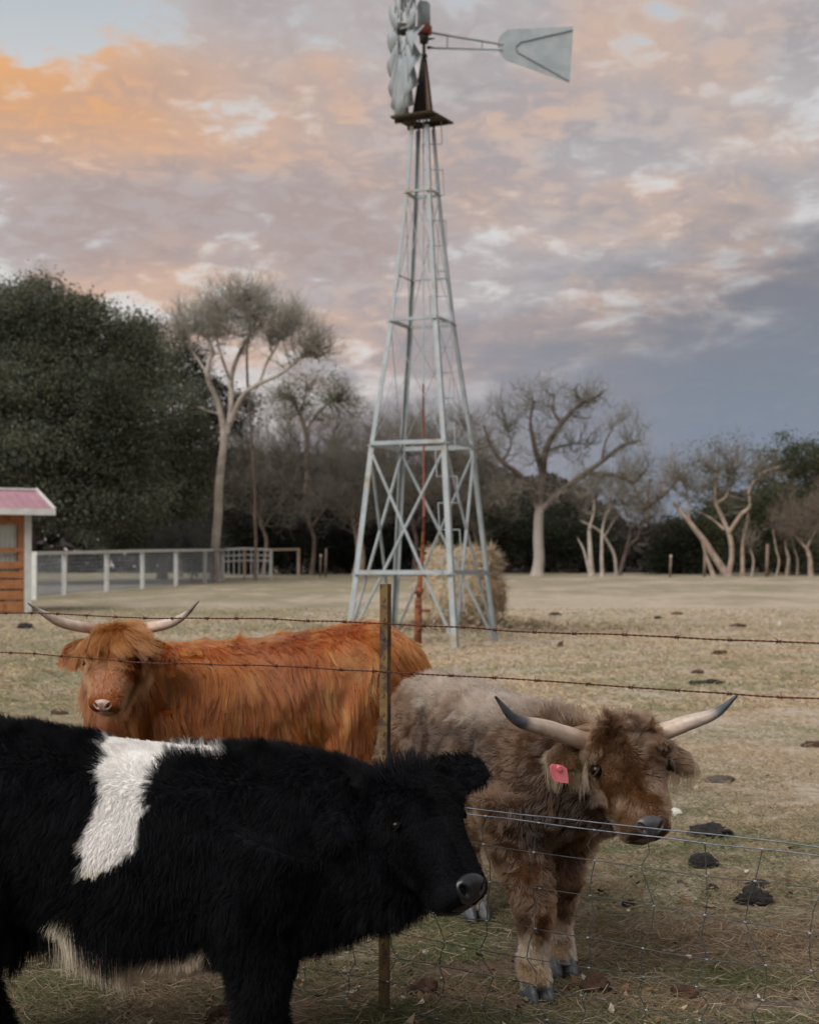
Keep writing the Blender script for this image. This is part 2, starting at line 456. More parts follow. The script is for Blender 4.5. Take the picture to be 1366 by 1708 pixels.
for k, row in enumerate(rr):                   # climbing steps bent from rod, zigzag beside the front and right legs
    t = np.clip((760 - row) / 500, 0, 1)
    base = corner('F', row) * (1 - 0.55 * t) + corner('R', row) * 0.55 * t
    w = 0.17
    a = base + np.array([-w, 0.03, 0]); b = base + np.array([w, 0.03, 0])
    base2 = corner('F', row - 43) * (1 - 0.55 * t) + corner('R', row - 43) * 0.55 * t
    c = base2 + np.array([w * side, 0.03, 0])
    MB().path(np.array([a, b, c] if side > 0 else [b, a, c]), 0.011, 5).build('step', M_GALV, mill)
    side = -side
# pump pipe and sucker rod
MB().path(np.array([wl(697, 1076), wl(699, 985), wl(704, 930), wl(707, 862)]), [0.048, 0.044, 0.036, 0.022], 8).build('pump_pipe', M_RUST, mill, True)
pb = MB(); pb.rod(wl(697, 1076), wl(698, 1000), 0.068, 8); pb.rod(wl(700, 1018), wl(716, 1018, -0.2), 0.03, 6); pb.rod(wl(697, 992), wl(700, 980), 0.08, 8)
pb.build('pump_head', M_RUST, mill, True)
MB().path(np.array([wl(707, 865), wl(706, 640)]), [0.022, 0.017], 6).build('pump_rod', M_REDIRON, mill, True)
MB().path(np.array([wl(706, 640), wl(706, 215), wl(707, 70)]), [0.016, 0.014, 0.012], 6).build('pump_rod', M_GALV, mill, True)
# platform of planks
pc = wl(704, 200)
yawp = RAD(28)
pe = np.array([math.cos(yawp), -math.sin(yawp), 0]); pf = np.array([math.sin(yawp), math.cos(yawp), 0])
for k in range(6):
    o_ = (k - 2.5) * 0.135
    if k in (2, 3):
        for sgn in (-1, 1):
            MB().bar(pc + pe * o_ + pf * 0.16 * sgn, pc + pe * o_ + pf * 0.43 * sgn, 0.127, 0.035).build('plank', M_PLANK, mill)
    else:
        MB().bar(pc + pe * o_ - pf * 0.43, pc + pe * o_ + pf * 0.43, 0.127, 0.035).build('plank', M_PLANK, mill)
for sgn in (-1, 1):
    MB().bar(pc - pe * 0.41 + pf * 0.24 * sgn - [0, 0, 0.045], pc + pe * 0.41 + pf * 0.24 * sgn - [0, 0, 0.045], 0.05, 0.05).build('joist', M_PLANK, mill)
# stub tower above the platform
topz = wl(707, 98)
for c in 'LFRB':
    a = corner(c, 213); b = topz + np.array([cor[c][0], cor[c][1], 0]) * 0.04
    MB().angle(a, b, 0.035, 0.01, -np.array([cor[c][0], cor[c][1], 0])).build('mast_leg', M_DARKST, mill)
def mast_plate(c1, c2, mat):
    q = [corner(c1, 190) * [0.8, 0.8, 1], corner(c2, 190) * [0.8, 0.8, 1], topz + np.array([*cor[c2], 0]) * 0.03, topz + np.array([*cor[c1], 0]) * 0.03]
    n_ = np.cross(q[1] - q[0], q[3] - q[0]); n_ = n_ / np.linalg.norm(n_) * 0.006
    MB().plate(q, n_).build('mast_plate', mat, mill)
mast_plate('L', 'F', M_DARKST); mast_plate('F', 'R', M_MAST); mast_plate('L', 'B', M_DARKST)
mb = MB(); mb.rod(wl(707, 100), wl(707, 70), 0.03, 8); mb.rod(wl(707, 96), wl(707, 91), 0.06, 8); mb.rod(wl(707, 103), wl(707, 100), 0.05, 8); mb.rod(wl(707, 72), wl(707, 55), 0.075, 8, 0.09)
mb.build('mast_pipe', M_DARKST, mill, True)
mb = MB(); mb.rod(wl(708, 57), wl(708, 45), 0.125, 12, 0.135)
gear = mb.build('gear_case', M_REDIRON, mill, True)
mb = MB(); mb.rod(wl(707, 46), wl(707, 8), 0.118, 16, 0.112); mb.rod(wl(707, 8), wl(707, 3), 0.112, 16, 0.07)
mb.build('hood', M_VANE, mill, True)
# wheel
wa = np.array([-0.985, -0.17, 0.0]); wa /= np.linalg.norm(wa)
hub = wl(707, 51) + wa * 0.36
wr = np.cross(wa, [0, 0, 1.0]); wz = np.array([0, 0, 1.0])
MB().rod(wl(707, 51), hub + wa * 0.12, 0.045, 10).build('axle', M_DARKST, mill, True)
MB().rod(hub - wa * 0.1, hub + wa * 0.1, 0.11, 14).build('hub', M_DARKST, mill, True)
RW = 1.45
def ringpts(r, off, n=48):
    a = np.linspace(0, 2 * np.pi, n + 1)
    return hub + wa * off + r * (np.cos(a)[:, None] * wr + np.sin(a)[:, None] * wz)
for r, off in ((0.62, 0.02), (1.12, 0.0)):
    MB().path(ringpts(r, off), 0.016, 5).build('rim_band', M_GALV, mill)
for k in range(6):
    a = k * math.pi / 3 + 0.26
    v = math.cos(a) * wr + math.sin(a) * wz
    MB().rod(hub + wa * 0.08, hub + v * 1.12, 0.014, 5).build('spoke', M_GALV, mill)
    MB().rod(hub - wa * 0.08, hub + v * 1.12, 0.014, 5).build('spoke', M_GALV, mill)
for k in range(18):
    a = k * 2 * math.pi / 18 + 0.09
    v = math.cos(a) * wr + math.sin(a) * wz
    tg = -math.sin(a) * wr + math.cos(a) * wz
    pts = []
    rs = np.linspace(0.50, RW, 5); cs = np.linspace(-1, 1, 5)
    for r in rs:
        w = np.interp(r, [0.50, RW], [0.11, 0.265])
        for c_ in cs:
            ph = RAD(20)
            bow = 0.06 * (1 - c_ * c_)
            pts.append(hub + v * r + (tg * math.cos(ph) + wa * math.sin(ph)) * c_ * w + (-tg * math.sin(ph) + wa * math.cos(ph)) * (bow - 0.03))
    pts = np.array(pts)
    nb = (-tg * math.sin(RAD(20)) + wa * math.cos(RAD(20))) * 0.006
    n1 = len(pts); V = np.concatenate([pts, pts + nb]); Q = []
    for i in range(4):
        for j in range(4):
            q = [i * 5 + j, i * 5 + j + 1, i * 5 + 5 + j + 1, i * 5 + 5 + j]
            Q.append(q); Q.append([x + n1 for x in q[::-1]])
    edge_loop = list(range(0, 5)) + [9, 14, 19, 24] + [23, 22, 21, 20] + [15, 10, 5]
    for i in range(len(edge_loop)):
        p, q = edge_loop[i], edge_loop[(i + 1) % len(edge_loop)]
        Q.append([q, p, p + n1, q + n1])
    MB().add(V, None, Q).build('blade', M_VANE, mill, True)
# tail
ta = np.array([1.0, 0.0, 0.0])
def tl(px, py, off=0.0):
    return wl(707, py) + ta * ((px - 707) / KW) + np.array([0, -1, 0]) * off
MB().path(np.array([tl(716, 54), tl(770, 63), tl(838, 74)]), 0.022, 6).build('tail_boom', M_GALV, mill)
MB().path(np.array([tl(716, 80), tl(838, 83)]), 0.018, 6).build('tail_boom', M_GALV, mill)
for px, y0, y1 in ((746, 59, 81), (804, 69, 82)):
    MB().rod(tl(px, y0), tl(px, y1), 0.012, 5).build('boom_strut', M_GALV, mill)
mb = MB(); mb.rod(tl(707, 66), tl(725, 64), 0.03, 6, 0.01); mb.rod(tl(712, 79), tl(728, 80), 0.03, 6, 0.01)
mb.build('tail_hinge', M_DARKST, mill)
poly = [tl(829, 74), tl(833, 60), tl(846, 49), tl(956, 44), tl(950, 138), tl(843, 100), tl(833, 87)]
vane = MB().plate(poly, np.array([0, 0.012, 0])).build('tail_vane', M_VANE, mill)
M_RIB = mat_var('dark_rib_steel', (0.22, 0.25, 0.25), (0.30, 0.33, 0.33), 5, 0.5, 0.2)  # rib steel a little darker than the vane sheet
for pts in ([(954, 50), (868, 70), (861, 76), (860, 82), (864, 88), (947, 134)],):
    MB().path(np.array([tl(a, b, 0.012) for a, b in pts]), 0.013, 5).build('stiffening_rib', M_RIB, vane)
    MB().path(np.array([tl(a, b, -0.024) for a, b in pts]), 0.013, 5).build('stiffening_rib', M_RIB, vane)

# ================================================================== shed at the left edge
M_WHITE = mat_var('white_trim_paint', (0.52, 0.53, 0.50), (0.62, 0.63, 0.60), 5.0, 0.6, 0, (0.38, 0.36, 0.32), 4.0, (0.6, 0.75))
M_ROOF = mat_var('faded_red_roof_metal', (0.30, 0.15, 0.18), (0.37, 0.20, 0.235), 2.0, 0.45)
M_SLAT = mat_var('orange_stained_timber', (0.33, 0.13, 0.05), (0.42, 0.19, 0.08), 6.0, 0.75, 0, (0.22, 0.09, 0.04), 5.0, (0.56, 0.7), 0.1)
M_BACKW = mat_var('pale_corrugated_metal', (0.42, 0.44, 0.40), (0.50, 0.52, 0.48), 4.0, 0.6)
D_S = 32.0; KS = F_PX / D_S
shed_rot = RAD(27)
sc0 = np.array([PX(53, D_S), D_S, gz(D_S)])
shed = empty('farm_shed', sc0, shed_rot, label='open slatted timber shed with pink metal roof and white trim at left edge', category='shed')
HS = (1022 - 855) / KS
LEN = 3.4; DEP = 2.3
# local: -x along the front to the left, +y to the back
MB().bar((-0.07, 0.06, -0.05), (-0.07, 0.06, HS), 0.145, 0.14, (0, 1, 0)).build('corner_trim', M_WHITE, shed)
MB().bar((-LEN, 0.06, -0.05), (-LEN, 0.06, HS), 0.145, 0.14, (0, 1, 0)).build('corner_trim', M_WHITE, shed)
for x in (-0.20, -1.4, -2.3, -LEN + 0.13):
    MB().bar((x, 0.08, -0.05), (x, 0.08, HS), 0.10, 0.09, (0, 1, 0)).build('post', M_SLAT, shed)
for x in (-0.1, -1.7, -LEN + 0.1):
    MB().bar((x, DEP - 0.1, -0.05), (x, DEP - 0.1, HS + 0.1), 0.10, 0.1, (0, 1, 0)).build('post', M_SLAT, shed)
for y0, y1 in ((914, 921), (937, 948), (953, 964), (967, 982), (985, 1000), (1003, 1020)):
    z = (1022 - (y0 + y1) / 2) / KS; h = (y1 - y0) / KS
    MB().bar((-LEN + 0.16, 0.02, z), (-0.155, 0.02, z), 0.03, h, (0, 0, 1)).build('slat', M_SLAT, shed)
MB().bar((-LEN + 0.16, 0.05, HS - 0.14), (-0.155, 0.05, HS - 0.14), 0.05, 0.22).build('header_beam', M_SLAT, shed)
def corrugated(x0, x1, y, z0, z1, step=0.09):
    xs = np.arange(x0, x1 + 1e-6, step / 4); yy = y + 0.012 * np.sin((xs - x0) / step * 2 * np.pi)
    n = len(xs)
    V = np.concatenate([np.stack([xs, yy, np.full(n, z0)], 1), np.stack([xs, yy, np.full(n, z1)], 1), np.stack([xs, yy + 0.008, np.full(n, z0)], 1), np.stack([xs, yy + 0.008, np.full(n, z1)], 1)])
    i = np.arange(n - 1)
    Q = np.concatenate([np.stack([i, i + 1, n + i + 1, n + i], 1), np.stack([2 * n + i, 3 * n + i, 3 * n + i + 1, 2 * n + i + 1], 1)])
    return MB().add(V, None, Q)
corrugated(-LEN + .2, -.26, .14, .45, HS - .25).build('wall_panel', M_BACKW, shed, True)
corrugated(-LEN, -0.02, DEP - 0.02, 0.05, HS + 0.15).build('back_wall', M_BACKW, shed, True)
o = corrugated(0.0, DEP - 0.2, 0.0, 0.05, HS).build('side_wall', M_BACKW, shed, True)
o.rotation_euler = (0, 0, RAD(90)); o.location = (-0.03, 0.14, 0)
# gable roof, ridge parallel to the front
ez = HS + 0.02; rz_ = HS + 0.50; ov = 0.42; rl = LEN + 0.6
rx0, rx1 = 0.36, -rl
for sgn, ya in ((1, -ov), (-1, DEP + ov)):
    a = np.array([rx0, ya, ez]); b = np.array([rx1, ya, ez]); c = np.array([rx1, DEP / 2, rz_]); d = np.array([rx0, DEP / 2, rz_])
    rp = MB().plate([a, b, c, d], (0, 0, 0.02)).build('roof_sheet', M_ROOF, shed)
    for k in range(22):
        t = (k + 0.5) / 22
        p0 = a + (b - a) * t + [0, 0, 0.022]; p1 = d + (c - d) * t + [0, 0, 0.022]
        MB().bar(p0, p1, 0.03, 0.02).build('roof_seam', M_ROOF, rp)
    MB().bar(a + [0.03, -0.012 * sgn, -0.02], b + [0, -0.012 * sgn, -0.02], 0.03, 0.13).build('fascia', M_WHITE, shed)
    MB().bar(a + [0.02, 0, 0.0], d + [0.02, 0, 0.0], 0.035, 0.14).build('barge_board', M_WHITE, shed)
MB().bar((rx0 + 0.03, DEP / 2, rz_ + 0.03), (rx1, DEP / 2, rz_ + 0.03), 0.2, 0.045).build('ridge_cap', M_WHITE, shed)

# ================================================================== white rail fence beyond the shed
M_TANPOST = mat_var('weathered_tan_timber', (0.42, 0.33, 0.25), (0.52, 0.42, 0.34), 4.0, 0.85)
M_WIRE = mat_var('dull_wire', (0.25, 0.28, 0.30), (0.33, 0.36, 0.38), 9.0, 0.5, 0.5)
posts = [(58, 1000, 923), (108, 992, 922), (179, 987, 920.5), (238, 982, 919), (294, 977, 918), (342, 973, 917.5), (372, 969, 917), (408, 967, 915), (452, 966, 917), (498, 964, 916)]
wf_w = []
for px, yb, yt in posts:
    d = depth_at(yb); wf_w.append((np.array([PX(px, d), d, gz(d)]), P(px, yt, d)[2]))
o0 = wf_w[0][0]
rail_fence = empty('rail_fence', o0, label='white post and rail fence with wire mesh running back from the shed', category='fence')
for k, (b, zt) in enumerate(wf_w):
    m = M_TANPOST if k in (7, 9) else M_WHITE
    b = b - o0
    MB().bar(b - [0, 0, 0.05], b + [0, 0, zt - wf_w[k][0][2] - (0.05 if k not in (7, 9) else -0.03)], 0.13, 0.13, (0, 1, 0)).build('post', m, rail_fence)
for k in range(len(wf_w) - 1):
    a = wf_w[k][0] - o0; b = wf_w[k + 1][0] - o0
    a = np.array([a[0], a[1], wf_w[k][1] - o0[2]]); b = np.array([b[0], b[1], wf_w[k + 1][1] - o0[2]])
    MB().bar(a, b, 0.13, 0.09).build('top_rail', M_TANPOST if k == 8 else M_WHITE, rail_fence)
    if k < 6:                                  # mesh panels
        mb = MB(); n_ = max(4, int(np.linalg.norm(b - a) / 0.11))
        ga = wf_w[k][0] - o0; gb = wf_w[k + 1][0] - o0
        for j in range(1, n_):
            t = j / n_; p = ga + (gb - ga) * t; q = a + (b - a) * t
            mb.rod(p + [0, 0, 0.03], q, 0.006, 3)
        for j in range(10):
            t = 0.04 + j / 10.0 * 0.9
            mb.rod(ga + (a - ga) * t, gb + (b - gb) * t, 0.006, 3)
        mb.build('wire_mesh', M_WIRE, rail_fence, kind='stuff')
    if k in (6, 7):                            # pen gate panels: white bars
        ga = wf_w[k][0] - o0; gb = wf_w[k + 1][0] - o0
        for j in range(1, 4):
            t = j / 4; MB().rod(ga + (gb - ga) * t + [0, 0, 0.1], a + (b - a) * t, 0.03, 5).build('bar', M_WHITE, rail_fence)
        for t in (0.10, 0.62, 0.80):
            MB().rod(ga + (a - ga) * t, gb + (b - gb) * t, 0.03, 5).build('bar', M_WHITE, rail_fence)
# pale gravel lane behind the rail fence
lane = []
for t in np.linspace(0, 1, 12):
    yb = 996 - 26 * t; px = 40 + 330 * t
    d0 = depth_at(yb) + 0.5; x0 = PX(px, d0)
    lane.append((x0, d0))
L0 = [np.array([x - 6, y, gz(y) + 0.015]) for x, y in lane[:1]] + [np.array([x - 0.25, y, gz(y) + 0.015]) for x, y in lane]
L1 = [np.array([p[0] - 9 + 0.4 * i, p[1] + 12 - 0.7 * i, gz(p[1] + 12 - 0.7 * i) + 0.015]) for i, p in enumerate(L0)]
V = np.array(L0 + L1); n_ = len(L0); i = np.arange(n_ - 1)
lm = mesh_np('gravel_lane', V, [np.stack([i, i + 1, n_ + i + 1, n_ + i], 1)])
lm.materials.append(mat_var('pale_gravel', (0.20, 0.185, 0.165), (0.27, 0.25, 0.225), 3.0, 0.95, 0, (0.2, 0.16, 0.12), 1.2, (0.5, 0.7), 0.3))
link(bpy.data.objects.new('gravel_lane', lm), kind='structure')

# ================================================================== hay by the windmill
def hay_mat(name, c1, c2, c3):
    m, nt, b = new_mat(name)
    co = nd(nt, 'ShaderNodeTexCoord').outputs['Object']
    mp = nd(nt, 'ShaderNodeMapping', {'Vector': co, 'Scale': (1, 1, 0.35)}).outputs[0]
    n1 = noise(nt, mp, 14, 8, 0.75, 1.0); n2 = noise(nt, co, 2.2, 4, 0.6)
    c = mixc(nt, mapr(nt, n1, 0.3, 0.7), c1, c2)
    c = mixc(nt, mapr(nt, n2, 0.5, 0.72), c, c3)
    sk(nt, b, 'Base Color', c); b.inputs['Roughness'].default_value = 0.95; b.inputs['Specular IOR Level'].default_value = 0.1
    bp = nd(nt, 'ShaderNodeBump', {'Strength': 1.0, 'Distance': 0.06, 'Height': n1}); sk(nt, b, 'Normal', bp.outputs[0])
    return m
M_HAY = hay_mat('hay', (0.38, 0.295, 0.19), (0.60, 0.50, 0.36), (0.52, 0.41, 0.28))
M_HAYD = hay_mat('weathered_hay', (0.25, 0.165, 0.09), (0.46, 0.33, 0.20), (0.35, 0.225, 0.125))
M_HAYTOP = hay_mat('bleached_hay', (0.34, 0.28, 0.19), (0.50, 0.43, 0.31), (0.36, 0.27, 0.17))
M_STRAW = mat_attr('straw', 'tone', 0.9, 0.1)
def hay_lump(name, cx, cy, w, dp, h, mat, seed, overhang=0.0, **props):
    """a slumped bale: rounded drum, ragged, sunk at the foot"""
    nu, nv = 56, 34
    u = np.linspace(0, 2 * np.pi, nu, endpoint=False); v = np.linspace(0, 1, nv)
    U, Vv = np.meshgrid(u, v)
    sh = np.where(Vv < 0.5, 1.0 + overhang * np.sin(np.clip(Vv / 0.5, 0, 1) * np.pi * 0.9 - 0.5) + .22 * np.clip(.25 - Vv, 0, 1) * 4 * (overhang < .2), np.sqrt(np.clip(1 - ((Vv - 0.5) / 0.5) ** 2, 0, 1)))
    x = np.sign(np.cos(U)) * np.abs(np.cos(U)) ** 0.95 * sh * w / 2
    y = np.sin(U) * sh * dp / 2
    z = np.where(Vv < 0.5, Vv / 0.5 * 0.62, 0.62 + 0.38 * np.sin((Vv - 0.5) / 0.5 * np.pi / 2)) * h
    p = np.stack([x, y, z], -1)
    dsp = (vn(p + seed, 2.2, seed) - 0.5) * 0.34 + (vn(p + seed, 7, seed + 1) - 0.5) * 0.16 + (vn(p * [1, 1, 0.4], 18, seed + 2) - 0.5) * 0.09
    out = nrm(p - np.array([0, 0, h * 0.45]))
    p = p + out * dsp[..., None] * 0.8
    p[..., 2] = np.maximum(p[..., 2], -0.03)
    p[0, :, 2] = -0.05
    idx = np.arange(nu * nv).reshape(nv, nu)
    q = np.stack([idx[:-1], np.roll(idx, -1, 1)[:-1], np.roll(idx, -1, 1)[1:], idx[1:]], -1).reshape(-1, 4)
    me = mesh_np(name, p.reshape(-1, 3), [q]); me.materials.append(mat)
    root = empty(name, (cx, cy, gz(cy)), 0, **props)
    b = bpy.data.objects.new('core', me); link(b, root)
    rng = np.random.default_rng(seed)              # loose stems sticking out
    n = 4500
    pick = rng.integers(0, nu * (nv - 1), n); pts = p.reshape(-1, 3)[pick] + rng.normal(0, 0.03, (n, 3))
    dr = nrm(out.reshape(-1, 3)[pick] * 0.5 + rng.normal(0, 0.55, (n, 3)) + [0, 0, -0.45]); ln = rng.uniform(0.06, 0.26, n)[:, None]
    sd_ = nrm(np.cross(dr, rng.normal(0, 1, (n, 3)))) * 0.006
    V = np.stack([pts - sd_, pts + sd_, pts + dr * ln], 1).reshape(-1, 3)
    V[:, 2] = np.maximum(V[:, 2], 0.0)
    ms = mesh_np('loose_stems', V, [np.arange(3 * n).reshape(-1, 3)])
    tone = np.array([0.52, 0.42, 0.29]) * rng.uniform(0.6, 1.25, (n, 1)) * (1 if 'weathered' not in mat.name else 0.75)
    put_color(ms, np.repeat(tone, 3, 0)); ms.materials.append(M_STRAW)
    so = bpy.data.objects.new('loose_stems', ms); so['kind'] = 'stuff'; link(so, root)
    return root
hb = hay_lump('hay_bale', PX(750, 26.3), 26.3, 0.92, 0.95, (1045 - 918) / (F_PX / 26.3), M_HAY, 4, 0.1, label='large slumped hay bale with pale bleached top behind the windmill leg', category='hay bale', group='hay bales by the windmill')
hb2 = hay_lump('hay_bale', PX(801, 27.4), 27.4, 0.68, 0.9, (1039 - 916) / (F_PX / 27.4), M_HAYD, 9, 0.35, label='smaller brown eaten-away hay bale leaning behind the larger one', category='hay bale', group='hay bales by the windmill')
rng = np.random.default_rng(77)
n = 9000                                         # trampled hay round the bales
r = rng.normal(0, 1, (n, 2)) * [1.5, 0.9]
hx = PX(790, 26.0) + r[:, 0]; hy = 26.0 + r[:, 1]
pile = 0.26 * np.exp(-(r[:, 0] ** 2 / 1.2 + r[:, 1] ** 2 / 0.8)) * rng.uniform(0, 1, n)
p0 = np.stack([hx, hy, gzb(hx, hy) + 0.01 + pile], -1)
a = rng.uniform(0, 2 * np.pi, n); dr = np.stack([np.cos(a), np.sin(a), rng.uniform(-0.05, 0.3, n)], -1); ln = rng.uniform(0.1, 0.35, n)[:, None]
sd_ = nrm(np.cross(dr, [0, 0, 1.0])) * 0.012
V = np.stack([p0 - sd_, p0 + sd_, p0 + dr * ln], 1).reshape(-1, 3)
ms = mesh_np('spilled_hay', V, [np.arange(3 * n).reshape(-1, 3)])
put_color(ms, np.repeat(np.array([0.42, 0.34, 0.235]) * rng.uniform(0.7, 1.2, (n, 1)), 3, 0)); ms.materials.append(M_STRAW)
link(bpy.data.objects.new('spilled_hay', ms), kind='stuff', label='loose trampled hay scattered round the bales', category='hay')
# ================================================================== trees round the pasture
M_BARK_PALE = mat_var('pale_bark', (0.30, 0.26, 0.22), (0.42, 0.37, 0.32), 3.0, 0.95, 0, (0.20, 0.17, 0.14), 2.0, (0.52, 0.7), 0.4)
M_BARK_DARK = mat_var('dark_bark', (0.12, 0.09, 0.072), (0.20, 0.16, 0.13), 3.0, 0.95, 0, (0.075, 0.055, 0.045), 2.0, (0.5, 0.7), 0.4)
M_BARK_TAN = mat_var('tan_bark', (0.25, 0.19, 0.145), (0.35, 0.28, 0.22), 3.0, 0.95, 0, (0.15, 0.11, 0.085), 2.5, (0.5, 0.7), 0.4)
M_CROWN = mat_attr('twigs_and_leaves', 'tone', 0.9, 0.05, 0.35)
def oak_bark():
    m, nt, b = new_mat('oak_bark_pale_below')
    co = nd(nt, 'ShaderNodeTexCoord').outputs['Object']; z = nd(nt, 'ShaderNodeSeparateXYZ', {0: co}).outputs[2]
    n1 = noise(nt, co, 3.0, 5, .6)
    pale = mixc(nt, n1, (0.26, 0.225, 0.195), (0.42, 0.375, 0.33)); dark = mixc(nt, n1, (0.05, 0.038, 0.03), (0.13, 0.10, 0.082))
    sk(nt, b, 'Base Color', mixc(nt, mapr(nt, mth(nt, 'ADD', z, mth(nt, 'MULTIPLY', n1, 1.2)), 3.4, 4.4), pale, dark)); b.inputs['Roughness'].default_value = .95
    return m
M_BARK_OAK = oak_bark()
trng = np.random.default_rng(2024)
def path_resample(p, K):
    t = np.linspace(0, 1, len(p)); return np.stack([np.interp(np.linspace(0, 1, K), t, p[:, j]) for j in range(3)], -1)
def grow(PP, RR, per, lmin, lmax, ang, trop, wig, K, rk=0.6, t0=0.25, rmin=0.006):
    """children on branches PP (N,K,3): returns points, radii"""
    N, Kp, _ = PP.shape
    idx = np.repeat(np.arange(N), per); n = len(idx)
    t = trng.uniform(t0, 1.0, n) * (Kp - 1); i = np.minimum(t.astype(int), Kp - 2); f = (t - i)[:, None]
    pos = PP[idx, i] * (1 - f) + PP[idx, i + 1] * f
    tan = nrm(PP[idx, i + 1] - PP[idx, i]); r0 = RR[idx, i] * (1 - f[:, 0]) + RR[idx, i + 1] * f[:, 0]
    perp = nrm(np.cross(tan, trng.normal(0, 1, (n, 3))))
    a = trng.normal(ang, .25, n)[:, None]
    d = nrm(tan * np.cos(a) + perp * np.sin(a) + np.array([0, 0, trop]))
    L = trng.uniform(lmin, lmax, n)
    out = np.empty((n, K, 3)); out[:, 0] = pos; p = pos
    for k in range(1, K):
        p = p + d * (L / (K - 1))[:, None]; out[:, k] = p
        d = nrm(d + trng.normal(0, wig, (n, 3)) + np.array([0, 0, trop * .25]))
    r = np.maximum(r0 * rk, rmin)[:, None] * np.linspace(1, .35, K)[None]
    return out, r
class Acc:
    def __init__(s): s.V = []; s.Q = []; s.T = []; s.C = []; s.n = 0
    def add(s, V, Q, T, C):
        if Q is not None and len(Q): s.Q.append(Q + s.n)
        if T is not None and len(T): s.T.append(T + s.n)
        s.V.append(V); s.C.append(C); s.n += len(V)
    def tubes(s, Pn, R, sides, tone):
        V, Q, T = tube(Pn, R, sides); per = Pn.shape[1] * sides
        s.add(V, Q, None, np.repeat(tone, per, 0))
    def spikes(s, Pn, R, tone):
        a, b = Pn[:, 0], Pn[:, -1]; d = nrm(b - a)
        r = nrm(np.cross(d, trng.normal(0, 1, a.shape))); u = np.cross(d, r); R = R[:, :1]
        V = np.stack([a + r * R, a - r * R * .5 + u * R * .87, a - r * R * .5 - u * R * .87, b], 1).reshape(-1, 3)
        k = np.arange(len(a))[:, None] * 4
        s.add(V, None, np.concatenate([k + [0, 1, 3], k + [1, 2, 3], k + [2, 0, 3]]), np.repeat(tone, 4, 0))
    def leaves(s, c, size, tone):
        n = len(c); a = nrm(trng.normal(0, 1, (n, 3)) + [0, 0, .2]); b = nrm(np.cross(a, trng.normal(0, 1, (n, 3))))
        L = size[:, None]
        V = np.stack([c - a * L, c + b * L * .55, c + a * L, c - b * L * .55], 1).reshape(-1, 3)
        s.add(V, (np.arange(n)[:, None] * 4 + [0, 1, 2, 3]), None, np.repeat(tone, 4, 0))
    def mesh(s, name):
        me = mesh_np(name, np.concatenate(s.V), ([np.concatenate(s.T)] if s.T else []) + ([np.concatenate(s.Q)] if s.Q else []), False)
        put_color(me, np.concatenate(s.C)); me.materials.append(M_CROWN); return me
